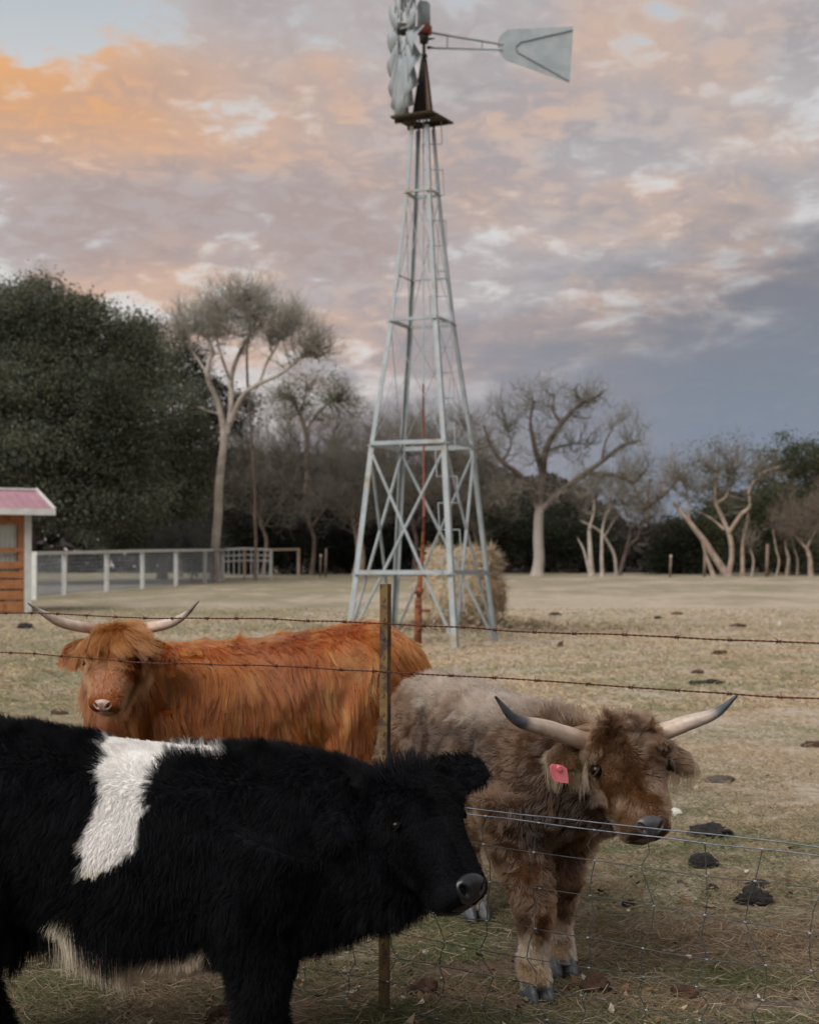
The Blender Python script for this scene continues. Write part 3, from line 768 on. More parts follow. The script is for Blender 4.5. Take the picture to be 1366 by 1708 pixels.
def tree(name, label, d, base, limbs, lobes, bark, twig=(.27, .235, .205), leaf=(.05, .065, .03), leaf_size=.075, dens=1.0, tdens=1.0, twl=.6, group='trees round the pasture', depth_k=.8, category='tree'):
    """limbs: [(radius px at start, radius px at end, [(px, py, depth offset m)...])]; lobes: (px, py, rx, ry, kind, dd)"""
    k = F_PX / d; bx = np.array([PX(base[0], d), d, gz(d)])
    root = empty(name, bx, 0, label=label, category=category, group=group)
    mb = MB(); ends = []
    for r0, r1, pts in limbs:
        q = np.array([P(a, b, d) + [0, c, 0] for a, b, c in pts]) - bx
        if abs(pts[0][1] - base[1]) < 12: q[0, 2] = -0.1
        n_ = max(8, 4 * len(pts)); pp, rr = smooth_path(q, np.linspace(r0, r1 * .8, len(q)) / k * .88, n_)
        pp = pp + vn3(pp, 1.1, int(base[0])) * .05
        if q[0, 2] < 0: rr[0] *= 1.35; rr[1] *= 1.12
        V, Q, T = tube(pp[None], rr[:, 0][None], 9); mb.add(V, T, Q); ends.extend(list(pp[len(pp) // 4 if r0 > 7 and q[0, 2] < 0 else 0:]))
    if limbs: mb.build('trunk', bark, root, True)
    ends = np.array(ends) if ends else np.array([[0, 0, 0.5]])
    ac = Acc(); twig = np.array(twig) * np.array([1.22, 1.26, 1.18]); leaf = np.array(leaf)
    for px, py, rx, ry, kind, dd in lobes:
        c = P(px, py, d) + [0, dd, 0] - bx; ax = np.array([rx / k, max(rx, ry) / k * depth_k, ry / k]); area = rx * ry * 3.14
        if kind in 'bm':                           # bare twigs
            rx, ry = rx * 1.3, ry * 1.3; ax = ax * 1.3
            e = ends[np.argmin(np.linalg.norm(ends - (c - [0, 0, ax[2] * .6]), axis=1))]
            n2 = int(8 + area / 330)
            tgt = nrm(trng.normal(0, 1, (n2, 3)) + [0, 0, .35]) * trng.uniform(.1, .95, (n2, 1)) ** .6 * ax + c
            dm = np.linalg.norm(ends[None] - (tgt - (tgt - e) * .35)[:, None], axis=2) + trng.uniform(0, .5, (n2, len(ends)))
            e = ends[np.argmin(dm, 1)]
            mid = e * .5 + tgt * .5 + trng.normal(0, .3, (n2, 3)) * ax * .5 - [0, 0, ax[2] * .12]
            tt = np.linspace(0, 1, 6)[None, :, None]
            P2 = (1 - tt) ** 2 * e[:, None] + 2 * tt * (1 - tt) * mid[:, None] + tt ** 2 * tgt[:, None] + np.pad(trng.normal(0, .11, (n2, 5, 3)), ((0, 0), (1, 0), (0, 0)))
            R2 = np.linspace(.030, .008, 6)[None] * trng.uniform(.6, 1.2, (n2, 1))
            ac.tubes(P2, R2, 4, twig * trng.uniform(.6, .95, (n2, 1)))
            P3, R3 = grow(P2, R2, 6, .35 * twl * 2, .75 * twl * 2, .75, .25, .22, 4, .5, .25, .0042)
            ac.tubes(P3, R3, 3, twig * trng.uniform(.7, 1.1, (len(P3), 1)))
            P4, R4 = grow(P3, R3, max(2, int(6 * tdens)), .22 * twl * 1.6, .6 * twl * 1.6, .6, .3, .12, 3, .6, .1, .0034)
            q = (P4[:, -1] - c) / (ax * 1.18); ok = (q ** 2).sum(1) < 1.15
            ac.spikes(P4[ok], R4[ok], twig * trng.uniform(.75, 1.25, (ok.sum(), 1)))
            P5, R5 = grow(P4[ok], R4[ok], 2, .12 * twl * 1.6, .35 * twl * 1.6, .6, .25, .1, 2, .8, .2, .003)
            ac.spikes(P5, R5, twig * trng.uniform(.8, 1.3, (len(P5), 1)))
        if kind in 'lm':                           # leaf clumps
            dn = dens * (1.0 if kind == 'l' else .3)
            nc = int(area / 94 * dn) + 6
            cc = nrm(trng.normal(0, 1, (nc, 3))) * trng.uniform(.15, 1.0, (nc, 1)) ** .42 * ax
            cc = cc * (1 + (vn(cc + px, .8, 7) - .5) * .75)[:, None]
            per = int(60 * (1.0 if kind == 'l' else .4))
            tone = leaf * (.5 + 1.0 * vn(cc + py, .6, 9))[:, None] * trng.uniform(.85, 1.15, (nc, 1))
            tone = tone * (1 + trng.uniform(-.12, .16, (nc, 1)) * np.array([1.0, .3, -.5]))
            lc = np.repeat(cc, per, 0) + trng.normal(0, 1, (nc * per, 3)) * np.array([.36, .36, .20]) * np.repeat(trng.uniform(.6, 1.3, nc), per)[:, None] + c
            lc[:, 2] = np.maximum(lc[:, 2], .05)
            ac.leaves(lc, leaf_size * .72 * trng.uniform(.6, 1.35, len(lc)), np.repeat(tone, per, 0) * trng.uniform(.86, 1.16, (len(lc), 1)))
            if kind == 'l':                         # inner branches carrying the clumps
                e = ends[np.argmin(np.linalg.norm(ends - (c - [0, 0, ax[2] * .6]), axis=1))]
                tg = c + cc[:: max(1, nc // 14)] * .9; m2 = len(tg); tt = np.linspace(0, 1, 5)[None, :, None]
                md = e * .5 + tg * .5 - [0, 0, ax[2] * .15]
                P2 = (1 - tt) ** 2 * e + 2 * tt * (1 - tt) * md[:, None] + tt ** 2 * tg[:, None]
                ac.tubes(P2, np.tile(np.linspace(.06, .015, 5), (m2, 1)), 4, np.tile(twig * .6, (m2, 1)))
    cm = ac.mesh('crown'); link(bpy.data.objects.new('crown', cm), root)
    return root
OAK = (.108, .118, .084); CED = (.042, .050, .034); DKB = (.028, .031, .026)  # DKB: leaf colour blackened to carry shade inside the dense evergreens
# evergreen oaks at the left
tree('live_oak_tree', 'huge dark evergreen oak filling the left edge behind the shed', 57, (45, 975), [(16, 9, [(45, 975, 0), (50, 900, 0), (40, 820, .5), (70, 720, 0)]), (9, 4, [(48, 860, 0), (110, 780, -1), (150, 680, 0)]), (8, 4, [(45, 850, 0), (-30, 760, 0), (-60, 660, 0)]), (6, 3, [(70, 720, 0), (60, 620, 0), (70, 540, 0)])],
     [(30, 560, 95, 75, 'l', 0), (120, 585, 95, 70, 'l', .5), (20, 660, 110, 80, 'l', -1), (140, 670, 110, 80, 'l', -1), (60, 760, 120, 75, 'l', -1.5), (185, 740, 95, 75, 'l', -1), (-60, 700, 110, 160, 'l', 0), (70, 840, 130, 50, 'l', -1), (180, 830, 100, 60, 'l', -.5), (60, 500, 60, 40, 'l', .5), (68, 468, 22, 24, 'm', .5), (130, 525, 50, 40, 'l', 0), (200, 600, 60, 60, 'l', 1), (-40, 540, 70, 60, 'l', 0)], M_BARK_DARK, leaf=OAK, leaf_size=.085, dens=1.15)
tree('live_oak_tree', 'dark evergreen oak behind the rail fence, left of the tall bare tree', 66, (270, 965), [(10, 6, [(270, 965, 0), (275, 900, 0), (265, 820, 0), (280, 720, 0)]), (5, 3, [(268, 850, 0), (310, 790, 0), (320, 730, 0)])],
     [(235, 620, 60, 60, 'l', 0), (275, 690, 70, 65, 'l', -1), (300, 770, 65, 70, 'l', -1), (240, 800, 80, 70, 'l', -1), (290, 860, 70, 50, 'l', -1), (210, 880, 80, 50, 'l', 0), (225, 560, 40, 35, 'l', 0)], M_BARK_DARK, leaf=OAK, leaf_size=.09, dens=1.1)
tree('juniper_tree', 'small brownish evergreen showing between the oak and the tall bare tree', 74, (300, 962), [(6, 3, [(300, 962, 0), (298, 800, 0), (285, 640, 0)])],
     [(270, 575, 38, 40, 'l', 0), (310, 610, 45, 45, 'l', 0), (345, 670, 45, 55, 'l', .5), (330, 760, 50, 60, 'l', 1), (395, 690, 30, 40, 'l', 1)], M_BARK_DARK, leaf=(.034, .036, .022), leaf_size=.085, dens=1.0)
# tall bare tree with the pale trunk
tree('bare_tree', 'tall bare tree with a straight pale trunk and grey broccoli-like twig crown', 61.5, (357, 962), [(9.5, 8, [(357, 962, 0), (361, 890, 0), (367, 810, 0), (374, 735, 0), (376, 715, 0)]),
     (6.5, 3, [(374, 725, 0), (364, 670, 0), (347, 630, -.3), (352, 590, 0), (345, 565, .3), (322, 545, .5)]), (6, 3, [(378, 722, 0), (386, 670, 0), (384, 625, .4), (400, 585, .3), (420, 555, 0), (430, 520, 0)]), (5.5, 2.5, [(380, 712, 0), (405, 665, -.4), (430, 645, -.6), (470, 625, -.4), (500, 600, 0), (530, 590, 0)]),
     (3.5, 2, [(384, 640, 0), (372, 600, -.4), (365, 570, -.5), (372, 540, -.5)]), (3.2, 1.6, [(428, 648, 0), (440, 610, .4), (460, 575, .5), (470, 550, .5)]), (3, 1.2, [(420, 555, 0), (412, 520, -.3), (408, 490, -.3)]), (2.5, 1, [(367, 690, 0), (345, 685, -.3), (330, 680, -.4)]), (3, 1.2, [(347, 630, 0), (325, 590, .2), (300, 560, .2)])],
     [(305, 535, 36, 34, 'b', 0), (350, 522, 42, 34, 'b', -.5), (400, 505, 46, 36, 'b', .5), (425, 488, 40, 32, 'b', 0), (462, 520, 46, 34, 'b', .3), (500, 550, 44, 32, 'b', 0), (542, 575, 32, 28, 'b', 0), (380, 545, 40, 26, 'b', -.5), (445, 550, 40, 24, 'b', .5), (288, 555, 24, 28, 'b', 0), (370, 540, 80, 46, 'b', .2), (470, 552, 80, 40, 'b', -.2), (420, 515, 95, 40, 'b', .6), (330, 510, 34, 28, 'b', .6), (375, 500, 34, 30, 'b', -.6), (485, 525, 34, 26, 'b', -.4), (520, 585, 40, 22, 'b', .4)], M_BARK_PALE, twig=(.36, .33, .305), tdens=.8, twl=.6)
tree('dead_snag', 'dark leafless snag rising inside the grey crown of the tall bare tree', 64, (428, 962), [(3, 1.6, [(428, 962, 0), (424, 800, 0), (412, 600, 0), (418, 550, 0), (414, 510, 0), (408, 485, 0)]), (1.6, .8, [(415, 530, 0), (432, 520, 0), (438, 505, 0)]), (1.4, .7, [(414, 505, 0), (402, 492, 0)])], [(418, 500, 14, 14, 'b', 0)], M_BARK_DARK, twig=(.08, .065, .055), tdens=.3, category='dead tree')
tree('oak_tree', 'sparse oak with pale green new leaves behind the grey thicket', 86, (510, 960), [(6, 3.5, [(510, 960, 0), (512, 800, 0), (510, 720, 0), (500, 690, 0), (485, 660, 0)]), (3, 1.5, [(510, 720, 0), (530, 690, 0), (560, 665, 0)]), (2.5, 1.2, [(500, 690, 0), (510, 660, 0), (512, 640, 0)])],
     [(470, 665, 45, 32, 'm', 0), (520, 650, 50, 34, 'm', 0), (565, 665, 42, 36, 'm', 0), (500, 690, 50, 30, 'm', 0), (590, 690, 30, 30, 'b', 0)], M_BARK_DARK, twig=(.19, .165, .135), leaf=(.14, .16, .08), leaf_size=.08, tdens=1.0, dens=1.8)
# grey-brown thicket in the middle
BRN = (.185, .163, .148)
mids = [((440, 962), [(430, 760, 62, 50, 'b', 0), (400, 820, 55, 50, 'b', -1), (455, 830, 60, 50, 'b', -.5)], 'grey-brown leafless thicket tree just right of the pale trunk', 75),
        ((520, 962), [(500, 745, 68, 48, 'b', 0), (520, 810, 75, 50, 'b', -1), (560, 760, 50, 45, 'b', 0)], 'grey-brown leafless thicket tree above the pen gate', 77),
        ((592, 963), [(580, 790, 65, 50, 'b', -1), (610, 745, 60, 50, 'b', 0), (570, 850, 70, 40, 'b', -1.5), (640, 830, 60, 45, 'b', -1)], 'leafless thicket tree with paired tan trunks left of the windmill', 74),
        ((690, 962), [(660, 760, 60, 55, 'b', 0), (720, 760, 60, 50, 'b', .5), (690, 830, 75, 50, 'b', -1)], 'leafless brown tree directly behind the windmill tower', 78),
        ((790, 962), [(780, 790, 55, 50, 'b', 0), (800, 850, 60, 45, 'b', -.5), (750, 840, 50, 40, 'b', -.5)], 'leafless brown thicket tree right of the windmill tower', 79)]
for (bx_, by_), lb, lab, dd in mids:
    lm_ = [(4.5, 3, [(bx_, by_, 0), (bx_ + 4, 905, 0), (bx_ - 5, 860, 0), (bx_ + 3, 810, 0)]), (2.5, 1.2, [(bx_, 880, 0), (bx_ + 30, 830, 0), (bx_ + 35, 780, 0)]), (2.5, 1.2, [(bx_, 870, 0), (bx_ - 35, 820, 0), (bx_ - 40, 780, 0)])]
    if bx_ == 592: lm_.append((5.5, 4, [(604, 963, 0), (604, 920, 0), (598, 880, 0)]))
    tree('thicket_tree', lab, dd, (bx_, by_), lm_, lb, M_BARK_TAN if bx_ == 592 else M_BARK_DARK, twig=BRN, tdens=1.6, twl=.68)
mids2 = [((460, 961), [(400, 740, 55, 45, 'b', 0), (460, 725, 60, 40, 'b', 0), (440, 790, 70, 50, 'b', 0)], 'hazy leafless tree in the second row right of the pale trunk', 86),
         ((600, 961), [(560, 715, 55, 38, 'b', 0), (620, 710, 55, 40, 'b', 0), (600, 780, 75, 50, 'b', 0)], 'hazy leafless tree in the second row left of the tower', 88),
         ((760, 961), [(700, 720, 55, 42, 'b', 0), (760, 730, 60, 45, 'b', 0), (820, 770, 50, 45, 'b', 0), (750, 800, 70, 45, 'b', 0)], 'hazy leafless tree in the second row behind the tower right side', 87),
         ((1080, 961), [(1060, 800, 45, 50, 'b', 0), (1090, 850, 45, 40, 'b', 0), (1040, 860, 50, 40, 'b', 0)], 'hazy leafless tree in the second row in the gap left of the round juniper', 92)]
for (bx_, by_), lb, lab, dd in mids2:
    tree('thicket_tree', lab, dd, (bx_, by_), [(4, 2.5, [(bx_, by_, 0), (bx_ - 3, 880, 0), (bx_ + 4, 800, 0)]), (2.2, 1, [(bx_, 860, 0), (bx_ + 34, 790, 0), (bx_ + 40, 740, 0)]), (2.2, 1, [(bx_, 850, 0), (bx_ - 34, 790, 0), (bx_ - 42, 740, 0)])], lb, M_BARK_TAN, twig=(.25, .215, .19), tdens=1.0, twl=.7)
ev = [((420, 962), [(420, 850, 60, 60, 'l', 0), (405, 910, 70, 50, 'l', 0), (470, 905, 70, 55, 'l', 0)], 'near-black juniper behind the rail fence end', 81),
      ((560, 962), [(540, 890, 60, 65, 'l', 0), (570, 850, 55, 50, 'l', .5), (600, 905, 60, 55, 'l', 0)], 'near-black juniper behind the pen gate', 83),
      ((690, 962), [(660, 890, 65, 65, 'l', 0), (720, 880, 65, 65, 'l', 0)], 'near-black juniper behind the windmill foot', 84),
      ((810, 962), [(790, 895, 60, 60, 'l', 0), (850, 880, 60, 55, 'l', 0)], 'dark green juniper right of the hay', 84),
      ((950, 962), [(920, 900, 60, 55, 'l', 0), (985, 910, 60, 45, 'l', 0)], 'dark green juniper behind the big bare oak trunk', 85),
      ((1140, 962), [(1135, 900, 45, 50, 'l', 0), (1170, 915, 40, 40, 'l', 0), (1120, 935, 40, 28, 'l', 0)], 'round dark green juniper left of the leaning trunks', 82)]
for (bx_, by_), lb, lab, dd in ev:
    tree('juniper_tree', lab, dd, (bx_, by_), [(5, 2, [(bx_, by_, 0), (bx_, 920, 0), (bx_, 860, 0)])], lb, M_BARK_DARK, twig=(.1, .08, .065), leaf=CED if bx_ > 760 else DKB, leaf_size=.10, dens=1.0)
# pale hazy twigs behind the tower
tree('bare_tree', 'pale hazy leafless tree crown behind the upper tower bay', 92, (735, 960), [(6, 3, [(735, 960, 0), (738, 820, 0), (735, 750, 0)]), (3, 1.2, [(735, 780, 0), (700, 730, 0), (690, 700, 0)]), (3, 1.2, [(736, 770, 0), (770, 720, 0), (775, 690, 0)])], [(680, 715, 50, 38, 'b', 0), (735, 700, 55, 40, 'b', 0), (780, 715, 45, 38, 'b', 0), (640, 735, 40, 34, 'b', 0)], M_BARK_TAN, twig=(.25, .225, .205), tdens=.8, twl=.6)
# big bare oak on the right
tree('bare_oak_tree', 'big gnarled leafless oak with a pale trunk right of the hay', 76.5, (897, 963), [(11.5, 10.5, [(897, 963, 0), (898, 920, 0), (899, 870, 0), (900, 850, 0)]), (8.6, 2.6, [(900, 855, 0), (906, 800, 0), (912, 750, .5), (938, 705, .5), (968, 675, .3), (1005, 655, 0)]), (6.6, 2.1, [(899, 850, 0), (872, 800, -.5), (838, 775, -1), (815, 742, -1), (806, 715, -1)]), (6, 2.4, [(906, 795, 0), (890, 745, -.8), (882, 710, -1), (886, 672, -1)]), (7, 2.2, [(903, 848, 0), (955, 805, -.6), (1000, 772, -1), (1030, 748, -1), (1062, 738, -1)]), (5, 2.2, [(975, 790, -.8), (1020, 795, -1), (1050, 805, -1), (1066, 790, -1)]),
      (3.5, 1.2, [(938, 705, .5), (925, 680, 1), (930, 655, 1)]), (3, 1.2, [(872, 800, -.5), (850, 820, -1), (815, 845, -1)]), (3, 1, [(1000, 772, -1), (1005, 740, -1), (1020, 715, -1)]), (3, 1, [(912, 750, .5), (945, 740, 1.2), (985, 735, 1.5)]), (2.6, 1, [(838, 775, -1), (850, 740, -.6), (842, 715, -.4)]), (2.4, .8, [(968, 675, .3), (960, 650, 0), (966, 640, 0)])],
     [(835, 690, 42, 40, 'b', -.5), (885, 670, 48, 38, 'b', 0), (940, 662, 48, 36, 'b', .5), (990, 668, 42, 36, 'b', .3), (1040, 715, 42, 40, 'b', -.5), (822, 745, 42, 40, 'b', -1), (900, 735, 60, 45, 'b', -.5), (975, 735, 50, 42, 'b', 1), (1040, 775, 48, 38, 'b', -1), (865, 820, 60, 30, 'b', -1), (945, 825, 60, 32, 'b', -.5), (1000, 820, 50, 30, 'b', -1)], M_BARK_OAK, twig=(.235, .21, .185), tdens=.62, twl=.62)
mb_ = [o for o in bpy.data.objects if o.name.startswith('bare_oak_tree')][0]
# slim trees right of it
tree('bare_tree', 'slim pale double trunk under the oak branches right of the big oak', 75, (985, 963), [(6, 4, [(986, 963, 0), (984, 920, 0), (982, 880, 0)]), (3, 1.5, [(984, 962, 0), (974, 920, 0), (962, 895, 0)]), (3, 1.5, [(982, 885, 0), (990, 850, 0), (985, 810, 0)]), (4, 2.2, [(1004, 962, 0), (1004, 920, 0), (1006, 880, 0), (1020, 840, 0)])], [(985, 825, 45, 36, 'b', 0), (1015, 820, 40, 36, 'b', 0)], M_BARK_PALE, twig=(.27, .24, .21), tdens=.55, twl=.6)
tree('bare_tree', 'slim pale crooked trunk bending left, right of the double trunk', 76, (1026, 963), [(3.4, 2.4, [(1026, 963, 0), (1024, 925, 0), (1008, 895, 0), (990, 880, 0), (965, 868, 0)]), (2, 1.2, [(1008, 895, 0), (1030, 860, 0), (1050, 835, 0)])], [(1040, 825, 40, 36, 'b', 0)], M_BARK_PALE, twig=(.27, .24, .21), tdens=.5, twl=.6)
tree('bare_tree', 'dark reddish leaning trunk left of the round juniper', 78, (1030, 963), [(4, 2.5, [(1032, 963, 0), (1045, 915, 0), (1062, 895, 0), (1070, 870, 0)]), (4, 1.6, [(1045, 915, 0), (1050, 890, 0), (1052, 868, 0)]), (3.5, 1.4, [(1068, 850, -.5), (1100, 830, -.5), (1125, 805, -.5), (1140, 780, -.5)])], [(1110, 800, 40, 34, 'b', 0), (1075, 840, 34, 28, 'b', 0)], M_BARK_DARK, twig=(.22, .19, .165), tdens=.6, twl=.6)
# leaning many-stemmed tree
tree('bare_tree', 'many-stemmed pale tree with trunks leaning left, near the right edge', 74.5, (1215, 963), [(8, 4, [(1216, 963, 0), (1190, 925, 0), (1165, 892, 0), (1148, 868, 0), (1122, 838, 0)]), (5, 2.2, [(1192, 963, 0), (1180, 930, 0), (1168, 900, 0)]), (5.5, 3, [(1214, 958, 0), (1220, 905, 0), (1208, 870, .3), (1196, 835, .3), (1195, 805, .3), (1200, 785, .3)]), (4.5, 2.2, [(1216, 890, 0), (1232, 860, -.3), (1246, 845, -.3), (1246, 818, -.3), (1268, 790, -.3), (1298, 778, -.3)]), (3, 1.4, [(1150, 868, 0), (1150, 830, .5), (1145, 795, .5)]), (3, 1.2, [(1196, 838, 0), (1215, 825, .3), (1218, 790, .3)]), (2.5, 1, [(1208, 885, 0), (1185, 862, .3), (1160, 850, .3)]), (4.5, 2.5, [(1240, 963, 0), (1238, 920, 0), (1243, 885, 0), (1247, 855, 0)])],
     [(1135, 800, 40, 42, 'b', .3), (1180, 780, 46, 42, 'm', .3), (1225, 768, 46, 40, 'm', 0), (1265, 785, 40, 36, 'b', 0), (1200, 810, 50, 26, 'b', 1.2)], M_BARK_TAN, twig=(.24, .205, .17), leaf=(.07, .08, .045), tdens=.9, twl=.6)
tree('evergreen_tree', 'dark green evergreen at the right edge behind bare stems', 79, (1315, 963), [(6, 3, [(1315, 963, 0), (1312, 890, 0), (1320, 800, 0)]), (4, 2, [(1314, 880, 0), (1350, 830, 0)]), (4, 2, [(1314, 890, 0), (1280, 840, 0)])], [(1325, 765, 48, 36, 'l', 0), (1295, 800, 40, 34, 'l', 0), (1362, 775, 40, 36, 'l', 0), (1280, 850, 46, 46, 'l', -.5), (1330, 850, 55, 50, 'l', .5), (1385, 830, 45, 60, 'l', 0), (1300, 910, 50, 45, 'l', 0), (1360, 915, 50, 40, 'l', .5), (1240, 905, 45, 45, 'l', 1), (1205, 855, 40, 50, 'l', 1.5)], M_BARK_DARK, leaf=(.085, .095, .055), leaf_size=.09, dens=.95)
tree('bare_tree', 'brownish leafless shrub tree with forked trunk cut by the right edge', 74, (1354, 963), [(5.5, 4, [(1354, 963, 0), (1350, 930, 0), (1344, 910, 0)]), (3, 1.4, [(1346, 915, 0), (1325, 895, 0), (1315, 870, 0)]), (3, 1.4, [(1346, 912, 0), (1362, 880, 0), (1372, 850, 0)]), (4, 2, [(1374, 963, 0), (1372, 920, 0), (1380, 880, 0)])], [(1345, 850, 42, 42, 'b', 0), (1380, 840, 40, 50, 'b', 0), (1320, 880, 36, 34, 'b', 0)], M_BARK_TAN, twig=(.23, .18, .155), tdens=1.0, twl=.55)
for q, (px, top, lab) in enumerate(((1252, 905, 'thin tan stem just right of the leaning trunks'), (1296, 880, 'thin crooked tan stem with a bend, left of the right edge'), (1312, 900, 'thicker straight tan stem near the right edge'), (1326, 880, 'slim reddish stem near the right edge'))):
    tree('sapling', lab, 74 + .5 * q, (px, 963), [(2.6 if q != 2 else 4.0, 1.5, [(px, 963, 0), (px + 3, 935, 0), (px - 2, 915, 0), (px - 4 - 4 * (q % 2), top, 0)])], [(px - 4, top - 12, 18, 22, 'b', 0)], M_BARK_TAN, twig=(.24, .20, .17), tdens=.5, twl=.5, group='saplings at the right of the treeline', category='sapling')
tree('brush', 'grey leafless brush heap behind the rail fence', 62, (320, 966), [(2, 1, [(320, 966, 0), (322, 930, 0), (318, 905, 0)])], [(310, 905, 60, 38, 'b', 0), (270, 915, 45, 30, 'b', 0), (350, 915, 35, 30, 'b', -.4)], M_BARK_TAN, twig=(.17, .165, .165), tdens=.9, twl=.6, category='brush')
# the wood behind: one mass that closes the gaps
n = 52000
wd = trng.uniform(90, 118, n); wpx = trng.uniform(-420, 1800, n)
wtop = np.interp(wpx, [-420, 0, 350, 480, 620, 800, 900, 1000, 1075, 1110, 1180, 1300, 1800], [700, 690, 760, 770, 765, 775, 800, 850, 900, 890, 850, 830, 800]) + (vn(np.stack([wpx / 40, wpx * 0, wd * 0], -1), 1.0, 4) - .5) * 40
wpy = 968 - (968 - wtop) * trng.uniform(0, 1, n) ** .8
wc = np.stack([(wpx - CX) / F_PX * wd, wd, np.maximum(CAM_Z - (wpy - HY) / F_PX * wd, gzv(wd) + .1)], -1)
ac = Acc(); wt_ = np.where((vn(wc, .15, 6) > .5)[:, None], np.array([.05, .048, .045]), np.array([.085, .074, .068]))
ac.leaves(wc, trng.uniform(.25, .55, n), wt_ * trng.uniform(.6, 1.3, (n, 1)))
link(bpy.data.objects.new('distant_woods', ac.mesh('distant_woods')), kind='stuff', label='dark distant woods closing the view behind the nearer trees', category='woods')
# scattered old posts along the tree line
M_OLDPOST = mat_var('old_cedar_post', (0.15, 0.105, 0.08), (0.21, 0.155, 0.12), 4, .9)
for px, yb, yt, w_, lab in ((1174, 962, 920, 5, 'short tan cedar post left of the leaning trunks'), (1278, 961, 906, 6, 'tall tan cedar post right of the leaning trunks'), (543, 962, 914, 4, 'thin reddish post right of the rail fence end'), (1117, 961, 926, 4, 'thin post with a pale tip by the round juniper'), (534, 962, 926, 3, 'thin post with a pale tip right of the pen gate')):
    d = 73.0; b = np.array([PX(px, d), d, gz(d)]); h = (yb - yt) / (F_PX / d)
    r = empty('old_fence_post', b, 0, label=lab, category='fence post', group='old posts along the tree line')
    MB().rod((0, 0, -.05), (.04, 0, h), w_ / 2 / 35.6, 8, w_ / 2 / 35.6 * .85).build('shaft', M_OLDPOST, r, True)
    if 'pale tip' in lab: MB().rod((.04, 0, h - .1), (.04, 0, h + .05), .055, 8).build('cap', M_TANPOST, r, True)
# ================================================================== cattle
def hair_mat(name, rough=0.35, rad=0.55, coat=0.0, offset=2.0, spec_only=False):
    m = bpy.data.materials.new(name); m.use_nodes = True
    nt = m.node_tree; nt.nodes.clear()
    a = nd(nt, 'ShaderNodeAttribute', attribute_name='tone')
    h = nd(nt, 'ShaderNodeBsdfHairPrincipled', {'Color': a.outputs['Color'], 'Roughness': rough, 'Radial Roughness': rad, 'Coat': coat, 'Offset': RAD(offset), 'Random Roughness': 0.15})
    nd(nt, 'ShaderNodeOutputMaterial', {0: h.outputs[0]})
    return m
M_FUR = hair_mat('cattle_hair')
M_FUR_BLACK = mat_attr('black_and_white_hair', 'tone', 0.62, 0.10)
M_SKIN = mat_attr('cattle_skin', 'tone', 0.9, 0.1)
M_HORN = mat_attr('horn', 'tone', 0.42, 0.4)
M_HOOF = mat_var('hoof_horn', (0.05, 0.056, 0.066), (0.13, 0.135, 0.145), 30.0, 0.5, 0, (0.16, 0.12, 0.09), 14.0, (0.58, 0.75))
M_NOSE = mat_attr('wet_nose', 'tone', 0.33, 0.5)
M_EYE = new_mat('eye')[0]
_b = M_EYE.node_tree.nodes['Principled BSDF']; _b.inputs['Base Color'].default_value = (0.006, 0.004, 0.003, 1); _b.inputs['Roughness'].default_value = 0.16; _b.inputs['Specular IOR Level'].default_value = 0.22
M_TAG = mat_var('pink_plastic_tag', (0.68, 0.15, 0.19), (0.76, 0.22, 0.25), 20, 0.45)

def loft(mb, rings):
    """rings: list of (k,3) closed loops"""
    R = np.array(rings); m, k, _ = R.shape
    V = np.concatenate([R.reshape(-1, 3), [R[0].mean(0)], [R[-1].mean(0)]])
    Q = []; T = []
    for i in range(m - 1):
        for j in range(k):
            Q.append([i * k + j, i * k + (j + 1) % k, (i + 1) * k + (j + 1) % k, (i + 1) * k + j])
    for j in range(k):
        T.append([(j + 1) % k, j, m * k]); T.append([(m - 1) * k + j, (m - 1) * k + (j + 1) % k, m * k + 1])
    return mb.add(V, T, Q)
def ell(c, ax, ay, rx, ry, n=20, pw=2.0, ryb=None):
    """superellipse ring; ryb: other half height"""
    t = np.arange(n) * 2 * np.pi / n
    cx = np.sign(np.cos(t)) * np.abs(np.cos(t)) ** (2 / pw); cy = np.sign(np.sin(t)) * np.abs(np.sin(t)) ** (2 / pw)
    hy = np.where(cy >= 0, ry, ry if ryb is None else ryb)
    return np.asarray(c) + (cx * rx)[:, None] * np.asarray(ax) + (cy * hy)[:, None] * np.asarray(ay)
def limb(mb, pts, rad, n=18):
    p, r = smooth_path(pts, rad, n)
    V, Q, T = tube(p[None], np.maximum(r[:, 0], 0.008)[None], 14)
    mb.add(V, T, Q)

